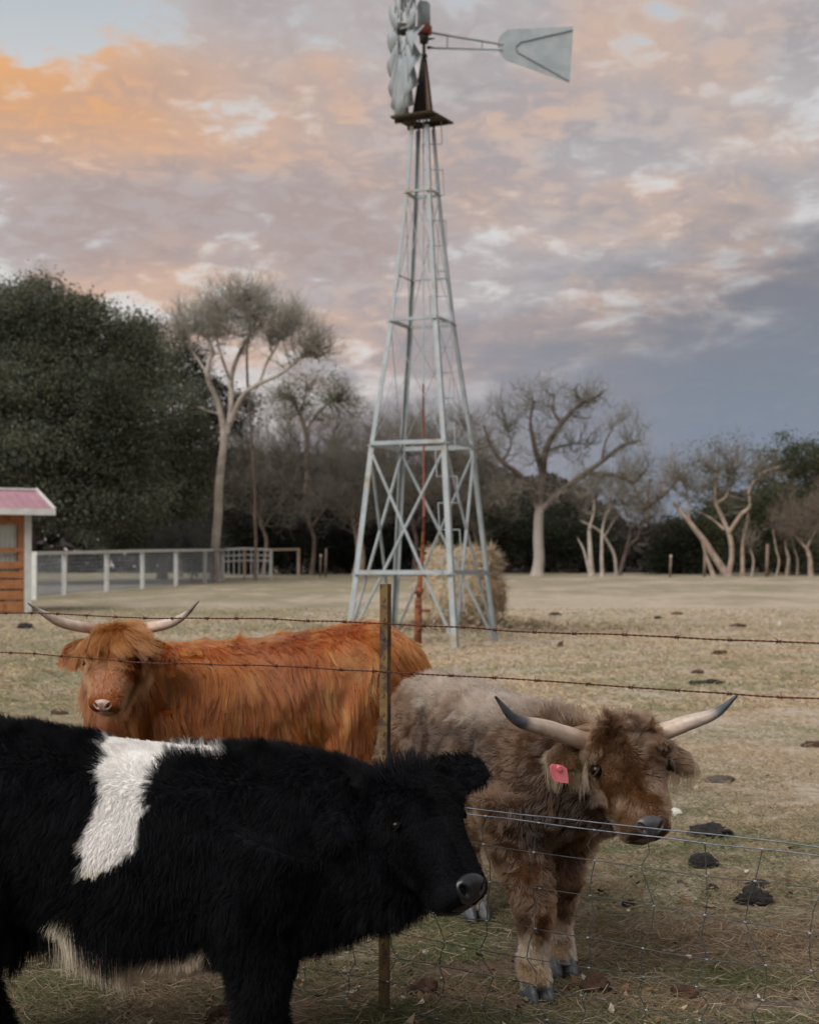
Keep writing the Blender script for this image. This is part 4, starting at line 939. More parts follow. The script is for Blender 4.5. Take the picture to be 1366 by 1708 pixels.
class Cow:
    def __init__(s, name, A, B, poll, muzzle, heading=None, **props):
        s.A = np.array([A[0], A[1], 0.0]); s.B = np.array([B[0], B[1], 0.0])
        s.wb = np.linalg.norm(s.B - s.A); s.dir = (s.B - s.A) / s.wb
        s.lat = np.array([-s.dir[1], s.dir[0], 0.0])
        mid = (s.A + s.B) / 2
        s.z0 = gz(mid[1])
        s.root = empty(name, (mid[0], mid[1], s.z0), 0, **props)
        s.o = np.array([mid[0], mid[1], s.z0])
        s.poll = np.asarray(poll); s.muz = np.asarray(muzzle)
        s.H = np.linalg.norm(s.muz - s.poll); s.u = (s.muz - s.poll) / s.H
        hd = np.array([*(heading if heading is not None else s.u[:2]), 0.0]); hd /= np.linalg.norm(hd)
        l = np.array([-hd[1], hd[0], 0.0]); l = l - s.u * np.dot(l, s.u); s.l = l / np.linalg.norm(l)   # head's left, image right when it looks at us
        s.f = np.cross(s.u, s.l)
        s.mb = MB(); s.hair = M_FUR; s.bare = .0195; s.k = 1.0
    def w(s, t, lat, z):                       # body coordinates -> world
        return s.A + s.dir * t + s.lat * lat + np.array([0, 0, s.z0 + z])
    def h(s, a, b, c):                         # head coordinates (down the face, out of the brow, sideways)
        return s.poll + s.u * a + s.f * b + s.l * c
    def torso(s, st):
        rings = []
        t_, v_ = smooth_path([(x[0], 0, 0) for x in st], [x[1:] for x in st], 30)
        for p, v in zip(t_, v_):
            zt, zb, w_ = v
            rings.append(ell(s.w(p[0], 0, zb + (zt - zb) * 0.47), s.lat, np.array([0, 0, 1.0]), max(w_, 0.02), (zt - zb) * 0.53, 26, 2.25, (zt - zb) * 0.47))
        loft(s.mb, rings)
    def neck(s, pts, rlat, rver):
        p, v = smooth_path(pts, np.stack([rlat, rver], 1), 16)
        t = np.gradient(p, axis=0); t = nrm(t)
        rings = []
        for i in range(len(p)):
            ax = np.cross(t[i], [0, 0, 1.0]); ax /= np.linalg.norm(ax); ay = np.cross(ax, t[i])
            rings.append(ell(p[i], ax, ay, v[i, 0], v[i, 1], 22))
        loft(s.mb, rings)
    def head(s, k=1.0):
        H = s.H; s.k = k
        st = [(-0.02, .050, .015, -.085), (0.02, .078, .032, -.115), (.12, .100, .050, -.150), (.28, .106, .056, -.160), (.40, .100, .050, -.150), (.52, .085, .045, -.132), (.66, .070, .042, -.112), (.78, .062, .038, -.098), (.87, .064, .036, -.090), (.94, .065, .030, -.082), (.985, .058, .020, -.070), (1.01, .044, .006, -.056)]
        rings = []
        for a, w_, fp, fm in st:
            c = (fp + fm) / 2 * 0.6 + fp * 0.0
            rings.append(ell(s.h(a * H, (fp + (fm - fp) * 0.35) * k, 0), s.l, s.f, w_ * k, (fp - (fp + (fm - fp) * 0.35)) * k, 24, 2.4, ((fp + (fm - fp) * 0.35) - fm) * k))
        loft(s.mb, rings)
        for sg in (-1, 1):                     # brow ridge over the eye
            limb(s.mb, [s.h(.22 * H, .03 * k, sg * .070 * k), s.h(.28 * H, .026 * k, sg * .090 * k), s.h(.335 * H, .008 * k, sg * .098 * k)], [.018 * k, .022 * k, .014 * k], 8)
    def ear(s, sg, d, ln=0.13, hgt=0.055, th=0.017, base=(0.10, -.075, .085)):
        b = s.h(base[0] * s.H, base[1], sg * base[2]); d = np.asarray(d, float); d /= np.linalg.norm(d)
        up = np.cross(d, s.f); up /= np.linalg.norm(up); nn = np.cross(up, d)
        rings = []
        for t, hh in ((0, .40), (.15, .5), (.35, .92), (.55, 1.0), (.75, .92), (.9, .72), (1.0, .35)):
            rings.append(ell(b + d * ln * t - np.array([0, 0, .02]) * t * t, up, nn, hgt * hh, th, 14))
        loft(s.mb, rings)
        s.ears = getattr(s, 'ears', []) + [(b, b + d * ln - np.array([0, 0, .02]), d)]
    def hind_leg(s, sg, t, lat, k=1.0, zhip=0.66):
        w = s.w
        limb(s.mb, [w(0.00, sg * .10, zhip), w(t * .3 + .05, sg * .135, .50), w(t * .7 + .0, lat * .95 + sg * .015, .36), w(t - .07, lat, .255), w(t - .05, lat, .15), w(t - .035, lat, .085), w(t - .005, lat, .03)], np.array([.13, .115, .072, .047, .040, .045, .042]) * k, 26)
        s.hooves = getattr(s, 'hooves', []) + [(t, lat)]
    def fore_leg(s, sg, t, lat, k=1.0, zsh=0.58):
        w = s.w; t0 = s.wb
        limb(s.mb, [w(t0 + .03, sg * .11, zsh), w(t0 * .6 + t * .4 - .03, lat * .6 + sg * .05, .44), w(t0 * .3 + t * .7 - .01, lat, .33), w(t - .005, lat, .235), w(t - .01, lat, .15), w(t - .01, lat, .085), w(t + .01, lat, .03)], np.array([.12, .092, .066, .054, .041, .046, .043]) * k, 26)
        s.hooves = getattr(s, 'hooves', []) + [(t, lat)]
    def bake(s, color, voxel=0.011):
        me = s.mb.mesh('body_raw')
        ob = bpy.data.objects.new('body_raw', me); scene.collection.objects.link(ob)
        md = ob.modifiers.new('r', 'REMESH'); md.mode = 'VOXEL'; md.voxel_size = voxel; md.use_smooth_shade = True
        sm = ob.modifiers.new('s', 'SMOOTH'); sm.factor = 0.5; sm.iterations = 5
        dg = bpy.context.evaluated_depsgraph_get()
        me2 = bpy.data.meshes.new_from_object(ob.evaluated_get(dg))
        bpy.data.objects.remove(ob); bpy.data.meshes.remove(me)
        n = len(me2.vertices); co = np.empty(n * 3, np.float32); me2.vertices.foreach_get('co', co); co = co.reshape(-1, 3).astype(float)
        me2.calc_loop_triangles(); m = len(me2.loop_triangles)
        tri = np.empty(m * 3, np.int32); me2.loop_triangles.foreach_get('vertices', tri); tri = tri.reshape(-1, 3)
        fn = np.cross(co[tri[:, 1]] - co[tri[:, 0]], co[tri[:, 2]] - co[tri[:, 0]])
        vnm = np.zeros_like(co)
        for k in range(3): np.add.at(vnm, tri[:, k], fn)
        s.co, s.tri, s.vn_, s.area = co, tri, nrm(vnm), np.linalg.norm(fn, axis=1) / 2
        me2.vertices.foreach_set('co', (co - s.o).astype(np.float32).ravel())
        me2.polygons.foreach_set('use_smooth', np.ones(len(me2.polygons), bool))
        me2.name = 'body'; me2.update()
        put_color(me2, color(co, s.vn_) * 0.8)
        me2.materials.clear(); me2.materials.append(M_SKIN)
        s.body = link(bpy.data.objects.new('body', me2), s.root)
        for t, lat in s.hooves:
            s.hoof(t, lat)
        return s
    def hoof(s, t, lat):
        mb = MB()
        for sg in (-1, 1):
            rings = []
            for z, ln, wd, sh in ((0.0, .052, .0225, .012), (.018, .050, .0225, .009), (.04, .041, .021, .002), (.058, .032, .019, -.004), (.066, .02, .012, -.005)):
                g = gz(s.w(t, lat, 0)[1]) - s.z0
                c = s.w(t + sh + .008, lat + sg * .0235, z + g)
                tt = np.arange(12) * 2 * np.pi / 12
                x_ = np.cos(tt) * ln; y_ = np.sin(tt) * wd * np.where(np.cos(tt) > 0, 1 - 0.45 * np.cos(tt) ** 2, 1)
                toe = s.dir * 1.0 + s.lat * sg * 0.06
                rings.append(c + x_[:, None] * toe + y_[:, None] * s.lat - s.o)
            loft(mb, rings)
        mb.build('hoof', M_HOOF, s.root, True)
    def eye(s, sg, r=0.018, a=.41, b=.008, c=.094):
        c = c * s.k
        me = bpy.data.meshes.new('eye'); bm = bmesh.new(); bmesh.ops.create_uvsphere(bm, u_segments=20, v_segments=12, radius=r); bm.to_mesh(me); bm.free()
        me.polygons.foreach_set('use_smooth', np.ones(len(me.polygons), bool)); me.materials.append(M_EYE)
        ob = bpy.data.objects.new('eye', me); ob.location = s.h(a * s.H, b, sg * c) - s.o; link(ob, s.root)
        # lids: two skin folds over the ball
        ctr = s.h(a * s.H, b, sg * c); out = nrm(s.l * sg + s.f * 0.45)
        for up, col in ((-1, s.lid), (1, s.lid)):
            mb = MB()
            ax = nrm(s.u * 0.85 + s.f * 0.25 - out * np.dot(s.u * 0.85 + s.f * 0.25, out)); ay = np.cross(out, ax)
            pts = [ctr + out * r * (0.50 + 0.20 * math.cos(t)) + ax * r * up * (0.30 + 0.62 * math.cos(t)) + ay * r * 1.12 * math.sin(t) - s.o for t in np.linspace(-1.5, 1.5, 9)]
            V, Q, T = tube(np.array(pts)[None], (r * .5 * np.array([.18, .3, .36, .4, .42, .4, .36, .3, .18]))[None], 8)
            mb.add(V, T, Q)
            m2 = mb.mesh('eyelid', True); put_color(m2, np.tile(col, (len(m2.vertices), 1))); m2.materials.append(M_SKIN)
            link(bpy.data.objects.new('eyelid', m2), s.root)
    def nose(s, tone, dark, hw=.052, hh=.036, at=(.945, .010), lip=None):
        n_ = nrm(s.u * .80 + s.f * .60); ay = nrm(s.f - n_ * np.dot(s.f, n_)); c0 = s.h(at[0] * s.H, at[1], 0)
        g = 33; I, J = np.meshgrid(np.linspace(-1, 1, g), np.linspace(-1, 1, g))
        r2 = np.maximum(np.abs(I), np.abs(J)); th = np.arctan2(J, I); rr = r2
        x = rr * np.cos(th); y = rr * np.sin(th)
        X_ = x * hw * (1 + .16 * y); Y_ = y * hh
        dome = .015 * (1 - np.clip(x * x + y * y, 0, 1) ** 2.2) 
        nost = np.exp(-((((np.abs(x) - .60 - .16 * y + .18 * (y - .3) ** 2) / .19) ** 2 + ((y - .14) / .36) ** 2) ** 1.5))
        rim = np.exp(-(((np.abs(x) - .60 - .12 * y) / .30) ** 2 + ((y - .12) / .52) ** 2))
        phil = np.exp(-(x / .06) ** 2) * sstep(-y, -.1, .5)
        D_ = dome + rim * .006 - nost * .020 - phil * .003 + .008
        V = c0 + X_[..., None] * s.l + Y_[..., None] * ay + D_[..., None] * n_ - s.o
        idx = np.arange(g * g).reshape(g, g)
        q = np.stack([idx[:-1, :-1], idx[:-1, 1:], idx[1:, 1:], idx[1:, :-1]], -1).reshape(-1, 4)
        back = V - n_ * .03
        allV = np.concatenate([V.reshape(-1, 3), back.reshape(-1, 3)]); m0 = g * g
        bd = np.concatenate([idx[0, :], idx[1:, -1], idx[-1, -2::-1], idx[-2:0:-1, 0]])
        sq = np.stack([bd, np.roll(bd, -1), np.roll(bd, -1) + m0, bd + m0], -1)[:, ::-1]
        me = mesh_np('nose', allV, [q, q[:, ::-1] + m0, sq])
        spk = vn(allV * 1.0, 260, 5)[:, None]
        cc = np.tile(np.asarray(tone), (len(allV), 1)) * (0.75 + .5 * spk)
        k_ = np.clip(np.concatenate([nost.ravel(), nost.ravel()])[:, None] * 1.6 - .1, 0, 1)
        put_color(me, cc * (1 - k_) + np.asarray(dark) * k_); me.materials.append(M_NOSE)
        link(bpy.data.objects.new('nose', me), s.root)
        # lips: a soft roll under the nose and the lower lip behind it
        for nm, a, b, w_, r_ in (('upper_lip', .998, -.034, .042, .012), ('lower_lip', .985, -.060, .034, .012)):
            pts = [s.h(a * s.H - .012 * abs(t) ** 1.5, b - .004 * t * t - .012 * abs(t) ** 3, t * w_) - s.o for t in np.linspace(-1.15, 1.15, 9)]
            V, Q, T = tube(np.array(pts)[None], (r_ * np.array([.5, .8, .95, 1, 1, 1, .95, .8, .5]))[None], 10)
            m2 = MB().add(V, T, Q).mesh(nm, True); put_color(m2, np.tile(np.asarray(lip if lip is not None else tone) * (.8 if nm == 'lower_lip' else .9), (len(m2.vertices), 1))); m2.materials.append(M_NOSE)
            link(bpy.data.objects.new(nm, m2), s.root)
    def horn(s, pts, r0, c0, c1, c2, dark_from=.6, seed=1):
        p, r = smooth_path(pts, [r0, r0 * .86, r0 * .55, r0 * .12][:len(pts)] if len(pts) == 4 else np.linspace(r0, r0 * .12, len(pts)), 40)
        t = np.linspace(0, 1, 40)
        r = r[:, 0] * (1 + .025 * np.sin(t * 46) * (1 - t))
        V, Q, T = tube((p - s.o)[None], r[None], 18)
        me = MB().add(V, T, Q).mesh('horn', True)
        tv = np.repeat(t, 18); nz_ = vn(V, 60, seed); n2 = vn(V, 22, seed + 3)
        cc = np.asarray(c0) * (1 - tv)[:, None] + np.asarray(c1) * tv[:, None]
        k = sstep(tv + (n2 - .5) * .28, dark_from - .1, dark_from + .14)[:, None]
        cc = cc * (1 - k) + np.asarray(c2) * k * (.7 + .9 * nz_[:, None])
        an = np.tile(np.arange(18) * 2 * np.pi / 18, 40)
        streak = vn(np.stack([np.cos(an) * 2.2, np.sin(an) * 2.2, tv * 5], -1), 1.6, seed)
        cc = cc * (.78 + .38 * vn(V * [1, 1, 1], 130, seed)[:, None]) * (.76 + .42 * streak[:, None])
        cc = cc * (1 - .45 * sstep(-tv, -.22, -.06)[:, None] * np.array([.8, 1, 1.15]))
        put_color(me, cc); me.materials.append(M_HORN)
        return link(bpy.data.objects.new('horn', me), s.root)
    def sample(s, n, dens, seed):
        rng = np.random.default_rng(seed)
        c = s.co[s.tri].mean(1); nn = s.vn_[s.tri].mean(1)
        w_ = s.area * np.maximum(dens(c, nn), 0); w_ = w_ / w_.sum()
        ti = rng.choice(len(w_), n, p=w_)
        a, b = rng.uniform(0, 1, (2, n)); fl = a + b > 1; a = np.where(fl, 1 - a, a); b = np.where(fl, 1 - b, b)
        bc = np.stack([1 - a - b, a, b], -1)[..., None]
        return (s.co[s.tri[ti]] * bc).sum(1), nrm((s.vn_[s.tri[ti]] * bc).sum(1)), rng
    def fur(s, name, n, dens, length, comb, color, lift=0.35, grav=1.0, curl=0.25, freq=14.0, clump=0.6, per=30, K=7, rad=0.0005, seed=1, jit=0.18, tip=0.25, hug=0.06, roots=None, mat=None, cj=.27, lock=0.0):
        if roots is None:
            R, Nn, rng = s.sample(n, dens, seed)
        else:
            R, Nn, rng = roots; n = len(R)
        L = np.maximum(length(R, Nn) * rng.uniform(.65, 1.15, n), .004)
        lf = lift(R, Nn) if callable(lift) else np.full(n, lift)
        gv = grav(R, Nn) if callable(grav) else np.full(n, grav)
        cb = comb(R, Nn); cb = nrm(cb - Nn * np.maximum(-np.sum(cb * Nn, -1, keepdims=True), 0) * -1.0)
        d = nrm(Nn * lf[:, None] + cb * (1 - lf[:, None]) + rng.normal(0, jit, (n, 3)))
        Pn = np.empty((n, K, 3)); p = R - Nn * .003; Pn[:, 0] = p
        st = (L / (K - 1))[:, None]
        for k in range(1, K):
            p = p + d * st
            h_ = np.sum((p - R) * Nn, -1)
            p = p + Nn * np.maximum(hug * L * min(1, k / 2) - h_, 0)[:, None]
            Pn[:, k] = p
            d = nrm(d + np.array([0, 0, -1.0]) * (gv * L * 2.2)[:, None] / (K - 1) * 4 + vn3(p, freq, seed) * curl + cb * 0.08)
        if clump > 0:
            m = max(1, n // per); gi = rng.choice(n, m, replace=False)
            kd = kdtree.KDTree(m)
            for i, g in enumerate(gi): kd.insert(R[g], i)
            kd.balance()
            near = np.array([gi[kd.find(x)[1]] for x in R])
            t = (np.linspace(0, 1, K) ** 1.1)[None, :, None] * clump * (1 - .75 * s.on_head(R) * (s.hd(R)[0] > .3 * s.H))[:, None, None] * rng.uniform(.55, 1.0, (n, 1, 1))
            far = np.linalg.norm(R - R[near], axis=1)[:, None, None] < .06
            Pn = np.where(far, Pn * (1 - t) + (Pn[near] + (R - R[near])[:, None] * .18) * t, Pn)
        hc = bpy.data.hair_curves.new(name)
        hc.add_curves([K] * n)
        hc.position_data.foreach_set('vector', (Pn - s.o).astype(np.float32).ravel())
        ra = hc.attributes.new('radius', 'FLOAT', 'POINT')
        ra.data.foreach_set('value', (rad * rng.uniform(.7, 1.2, (n, 1)) * (1 - (1 - tip) * np.linspace(0, 1, K) ** 1.5)[None]).astype(np.float32).ravel())
        cc = color(R, Nn)
        if lock > 0:                            # hairs of one lock share its shade
            gs = rng.uniform(.5, 1.5, n)[near][:, None]
            cc = cc * (1 - lock) + cc[near] * gs * lock
        cc = cc * rng.uniform(1 - cj, 1 + cj, (n, 1))
        ca = hc.attributes.new('tone', 'FLOAT_COLOR', 'CURVE'); c4 = np.ones((n, 4), np.float32); c4[:, :3] = np.clip(cc, 0, .95); ca.data.foreach_set('color', c4.ravel())
        hc.materials.append(mat or s.hair)
        o = bpy.data.objects.new(name, hc)
        return link(o, s.root, kind='stuff')
    # region weights
    def hd(s, p):
        q = p - s.poll; return q @ s.u, q @ s.f, q @ s.l
    def on_head(s, p):
        a, b, c = s.hd(p)
        return ((a > -.06) & (a < s.H + .06) & (np.abs(c) < .135) & (b > -.115 - .02) & (b < .1)).astype(float)
    def face_mask(s, p):
        """bare places: nose pad, lips, eyes"""
        a, b, c = s.hd(p); H = s.H
        nose_ = (a > .905 * H) & (a < 1.2 * H) & (b > -.035) & (np.abs(c) < .055)
        lip = (a > .95 * H) & (np.abs(c) < .045) & (b > -.10)
        eyes_ = np.minimum(np.linalg.norm(np.stack([a - .41 * H, b - .008, c - .094 * s.k], -1), axis=-1), np.linalg.norm(np.stack([a - .41 * H, b - .008, c + .094 * s.k], -1), axis=-1)) < s.bare
        return 1 - (nose_ | lip | eyes_).astype(float)
    def ear_w(s, p):
        w_ = np.zeros(len(p))
        for b, e, d in s.ears:
            q = p - b; t = np.clip(q @ d / np.linalg.norm(e - b), 0, 1); dist = np.linalg.norm(q - t[:, None] * (e - b), axis=1)
            w_ = np.maximum(w_, ((dist < .075) & (q @ d > .02)).astype(float))
        return w_
DOWN = np.array([0, 0, -1.0])

# ------------------------------------------------------------------ brown animal with horns, front right
br = Cow('highland_calf', (.12, 5.55), (.41, 4.65), P(1032, 1213, 4.44), P(1082, 1390, 4.26), heading=(.24, -1.0), label='brown shaggy horned calf with pink ear tag behind the net wire', category='cow', group='cattle')
br.torso([(-.23, .72, .60, .04), (-.19, .80, .50, .13), (-.06, .855, .44, .18), (.12, .85, .42, .19), (.34, .835, .38, .20), (.58, .82, .36, .20), (.78, .825, .37, .18), (.92, .825, .40, .165), (1.04, .79, .45, .135), (1.12, .72, .50, .08)])
br.neck([br.w(.72, 0, .62), br.w(.98, .0, .66), br.h(.30 * br.H, -.20, 0), br.h(.22 * br.H, -.06, 0)], np.array([.14, .12, .10, .08]), np.array([.19, .165, .13, .09]))
br.bare = .0225; br.head(1.13); br.ear(-1, P(888, 1272, 4.33) - br.h(.10 * br.H, -.06, -.085), .150, .052, .017, (.10, -.06, .085)); br.ear(1, P(1158, 1268, 4.47) - br.h(.10 * br.H, -.05, .085), .155, .048, .017, (.10, -.06, .085))
br.hind_leg(1, .08, .09); br.hind_leg(-1, -.08, -.085); br.fore_leg(-1, 1.073, -.09); br.fore_leg(1, .83, .09)
limb(br.mb, [br.w(-.20, 0, .76), br.w(-.27, 0, .66), br.w(-.28, .01, .45), br.w(-.26, .01, .22)], [.03, .022, .016, .01], 14)
def br_col(p, n):
    t = (p - br.A) @ br.dir; z = p[:, 2] - br.z0; lat = (p - br.A) @ br.lat
    m1 = vn(p, 5.5, 31)[:, None]; m2 = vn(p, 16, 37)[:, None]; m3 = vn(p * [1, 1, .5], 34, 41)[:, None]
    c = np.array([.058, .029, .0135]) * np.ones((len(p), 1))
    c = c * (1 - sstep(m1, .45, .75)) + np.array([.026, .0145, .009]) * sstep(m1, .45, .75)
    c = c * (1 - .4 * sstep(m2, .5, .8)) + np.array([.095, .053, .028]) * .4 * sstep(m2, .5, .8)
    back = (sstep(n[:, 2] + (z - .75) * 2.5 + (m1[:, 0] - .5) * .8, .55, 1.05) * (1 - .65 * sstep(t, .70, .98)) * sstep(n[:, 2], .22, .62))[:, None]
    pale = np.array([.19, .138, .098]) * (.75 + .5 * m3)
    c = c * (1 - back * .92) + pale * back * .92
    rump = (sstep(-t, .05, .22) * sstep(z, .5, .7))[:, None]
    leg = sstep(-z, -.42, -.30)[:, None]
    c = c * (1 - leg) + (np.array([.10, .049, .023]) * (1 - m2 * .45)) * leg
    sock = sstep(-z + (m2[:, 0] - .5) * .08, -.19, -.15)[:, None]
    c = c * (1 - sock) + np.array([.42, .30, .19]) * sock
    brow = (sstep(-z, -.115, -.10) * sstep(z, .075, .09))[:, None]
    c = c * (1 - brow * .6) + np.array([.16, .085, .042]) * brow * .6
    a, b, cc_ = br.hd(p)
    hw = br.on_head(p)[:, None]
    hc_ = np.array([.100, .056, .030]) * (1 - sstep(m1, .4, .8)) + np.array([.062, .034, .019]) * sstep(m1, .4, .8)
    hc_ = hc_ * (1 - .6 * sstep(m2, .45, .8)) + np.array([.125, .066, .032]) * .6 * sstep(m2, .45, .8)
    fr = (sstep(b, .02, .05) * sstep(a, .5 * br.H, .75 * br.H) * sstep(-a, -.97 * br.H, -.85 * br.H))[:, None]
    hc_ = hc_ * (1 - fr * .4) + np.array([.105, .058, .030]) * fr * .4
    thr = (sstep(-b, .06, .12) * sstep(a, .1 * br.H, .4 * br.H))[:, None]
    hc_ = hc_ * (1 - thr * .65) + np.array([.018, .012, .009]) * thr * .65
    c = c * (1 - hw) + hc_ * hw
    nk = (sstep(t, .98, 1.1) * sstep(z, .36, .46))[:, None] * (1 - hw)
    c = c * (1 - nk * .7) + np.array([.035, .02, .013]) * nk * .7
    ew = br.ear_w(p)[:, None]
    c = c * (1 - ew) + np.array([.15, .09, .05]) * (.6 + .6 * m3) * ew
    return np.clip(c, .005, .9)
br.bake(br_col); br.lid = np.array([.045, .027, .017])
for sg in (-1, 1): br.eye(sg, .0175, .41, .010, .094)
br.nose((.060, .060, .066), (.003, .003, .003), .042, .033, lip=(.10, .072, .055))
dH = 4.42
br.horn([P(990, 1242, 4.42), P(912, 1215, 4.32), P(860, 1200, 4.25), P(826, 1162, 4.20)], .0275, (.52, .40, .31), (.40, .35, .30), (.055, .06, .068), .56, 3)
br.horn([P(1072, 1234, 4.48), P(1140, 1208, 4.46), P(1192, 1190, 4.42), P(1229, 1160, 4.37)], .0275, (.52, .40, .31), (.38, .35, .31), (.085, .10, .115), .60, 8)
tgp = P(932, 1290, br.ears[0][1][1] - .05)
a_ = nrm(np.array([1, .35, -.18])); b_ = nrm(np.array([-.16, -.25, 1.0]))
mb = MB(); mb.plate([tgp + a_ * x * .026 + b_ * y * .026 - br.o for x, y in ((-.75, -1), (.9, -1), (1.0, -.6), (1.0, .7), (.6, 1.0), (-.7, 1.0), (-1.05, .6), (-.9, -.7))], nrm(np.cross(a_, b_)) * .003)
tag_o = mb.build('ear_tag', M_TAG, br.root, label='pink plastic ear tag')
MB().rod(tgp + b_ * .018 + nrm(np.cross(a_, b_)) * .012 - br.o, tgp + b_ * .018 - nrm(np.cross(a_, b_)) * .006 - br.o, .007, 10).build('stud', M_TAG, tag_o)
def br_len(p, n):
    z = p[:, 2] - br.z0; a, b, c = br.hd(p); hw = br.on_head(p)
    L = .034 + .018 * sstep(n[:, 2], .3, .9)
    L = L * (1 - .40 * sstep(-z, -.36, -.20)) 
    Lh = .015 + .020 * sstep(-a, -.62 * br.H, -.35 * br.H) + .012 * sstep(-b, .05, .11)
    Lh = np.where((a > .45 * br.H) & (b > .005), .024, Lh); Lh = np.where(a > .84 * br.H, .006, Lh)
    Lh = np.where((np.abs(a - .41 * br.H) < .045) & (np.abs(c) > .07) & (b > -.05), np.minimum(Lh, .011), Lh)
    L = np.where(hw > 0, Lh, L)
    return np.where(br.ear_w(p) > 0, .034, L)
def br_comb(p, n):
    z = p[:, 2] - br.z0; a, b, c = br.hd(p); hw = br.on_head(p)[:, None]
    out = br.lat * np.sign((p - br.A) @ br.lat)[:, None]
    cb = -br.dir * .75 + DOWN * .55 + out * .15 + vn3(p, 4, 91) * .55
    cb = np.where((z < .36)[:, None], DOWN + vn3(p, 9, 92) * .2, cb)
    ch = br.u * .7 + br.l * np.sign(c)[:, None] * .35 + vn3(p, 16, 93) * 1.3
    cb = np.where(hw > 0, ch, cb)
    e = np.zeros_like(p)
    ew = br.ear_w(p)[:, None]
    side_ = br.l * np.sign(c)[:, None]
    return np.where(ew > 0, side_ * .8 + DOWN * .7 + vn3(p, 14, 94) * .3, cb)
br.fur('coat', 150000, lambda p, n: br.face_mask(p) * (1 + 2.5 * br.on_head(p)) * (.45 + .75 * (n @ np.array([0, -1.0, .1]) > -.3)) * (1 + 2.0 * (p[:, 2] - br.z0 < .3)), br_len, br_comb, br_col, lift=.42, grav=.9, curl=.40, freq=24, clump=.62, per=26, K=7, rad=.0006, seed=5, lock=.5)
# longer tousled tuft between the horns, beard under the throat, ear fringes
def top_d(p, n):
    a, b, c = br.hd(p); return (br.on_head(p) * (a < .16 * br.H) * (np.abs(c) < .08)).astype(float)
br.fur('forelock', 2600, top_d, lambda p, n: np.full(len(p), .075), lambda p, n: br.f * .5 - br.u * .6 + vn3(p, 12, 5) * 1.0, br_col, lift=.5, grav=1.2, curl=.55, freq=22, clump=.8, per=20, K=9, rad=.0008, seed=7)
def fringe_col(p, n):
    return np.array([.27, .17, .09]) * (.5 + .9 * vn(p, 40, 3))[:, None]
br.fur('ear_fringe', 800, lambda p, n: br.ear_w(p) * (n[:, 2] < .2), lambda p, n: np.full(len(p), .07), lambda p, n: DOWN + br.u * .2 + vn3(p, 14, 5) * .25, fringe_col, lift=.2, grav=2.5, curl=.12, clump=.72, per=40, K=8, rad=.0007, seed=8)
br.fur('tail_switch', 1500, lambda p, n: (((p - br.A) @ br.dir < -.23) & (p[:, 2] - br.z0 < .5)).astype(float), lambda p, n: np.full(len(p), .16), lambda p, n: DOWN + n * .1, br_col, lift=.1, grav=3, curl=.1, clump=.6, per=60, rad=.0008, seed=9)

# ------------------------------------------------------------------ orange animal behind the post
og = Cow('highland_cow', (-.235, 6.34), (-.95, 6.19), P(197, 1052, 5.86), P(173, 1181, 5.71), heading=(-.10, -1.0), label='bright orange long-haired horned cow facing the camera behind barbed wire', category='cow', group='cattle')
og.torso([(-.27, .84, .66, .05), (-.22, .94, .56, .14), (-.10, 1.0, .47, .20), (.08, .985, .44, .22), (.30, .95, .40, .235), (.50, .935, .38, .235), (.68, .93, .38, .215), (.82, .93, .40, .195), (.95, .89, .47, .16), (1.04, .82, .54, .09)])
og.neck([og.w(.62, 0, .70), og.w(.86, .06, .74), og.h(.32 * og.H, -.22, 0), og.h(.20 * og.H, -.07, 0)], np.array([.17, .16, .13, .09]), np.array([.21, .20, .16, .10]))
og.bare = .024; og.head(1.02); og.ear(-1, og.l * -1 + og.u * .10 - og.f * .05, .135, .046, .017, (.13, -.05, .085)); og.ear(1, og.l + og.u * .10 - og.f * .05, .135, .046, .017, (.13, -.05, .085))
for sg in (-1, 1):
    og.hind_leg(sg, .02 * sg, sg * .11, 1.05, .76); og.fore_leg(sg, og.wb + .03 * sg, sg * .11, 1.05, .68)
limb(og.mb, [og.w(-.24, 0, .90), og.w(-.30, 0, .80), og.w(-.31, .01, .5), og.w(-.29, .01, .25)], [.03, .022, .016, .01], 14)
def og_col(p, n):
    z = p[:, 2] - og.z0; m1 = vn(p, 4.5, 51)[:, None]; m2 = vn(p * [1, 1, .3], 30, 53)[:, None]; m3 = vn(p * [1, 1, .35], 13, 57)[:, None]
    c = np.array([.20, .036, .004]) * (1 - m3 * .5) + np.array([.31, .072, .011]) * m3 * .5
    c = c * (1 - .62 * sstep(m2, .52, .8)) + np.array([.46, .150, .034]) * .62 * sstep(m2, .52, .8)
    dk = sstep(m1, .5, .78) * .55
    c = c * (1 - dk) + np.array([.105, .020, .004]) * dk
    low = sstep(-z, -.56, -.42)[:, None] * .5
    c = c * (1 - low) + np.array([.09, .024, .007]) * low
    rump = sstep(-((p - og.A) @ og.dir), -.02, .18)[:, None]
    c = c * (1 - .6 * rump) + np.array([.29, .056, .007]) * .6 * rump
    a, b, cc_ = og.hd(p); hw = og.on_head(p)[:, None]
    hc_ = np.array([.235, .078, .026]) * (.75 + .5 * m2)
    pl = sstep(-a, -.52 * og.H, -.30 * og.H)[:, None]
    hc_ = hc_ * (1 - pl) + np.array([.28, .090, .024]) * pl
    c = c * (1 - hw) + hc_ * hw
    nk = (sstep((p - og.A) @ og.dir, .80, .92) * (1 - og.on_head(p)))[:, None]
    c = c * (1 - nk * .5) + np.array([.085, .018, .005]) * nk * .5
    return np.clip(c, .005, .9)
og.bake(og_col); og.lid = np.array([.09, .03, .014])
for sg in (-1, 1): og.eye(sg, .0155, .43, .010, .090)
og.nose((.36, .23, .19), (.02, .01, .01), .036, .026, (.955, .004))
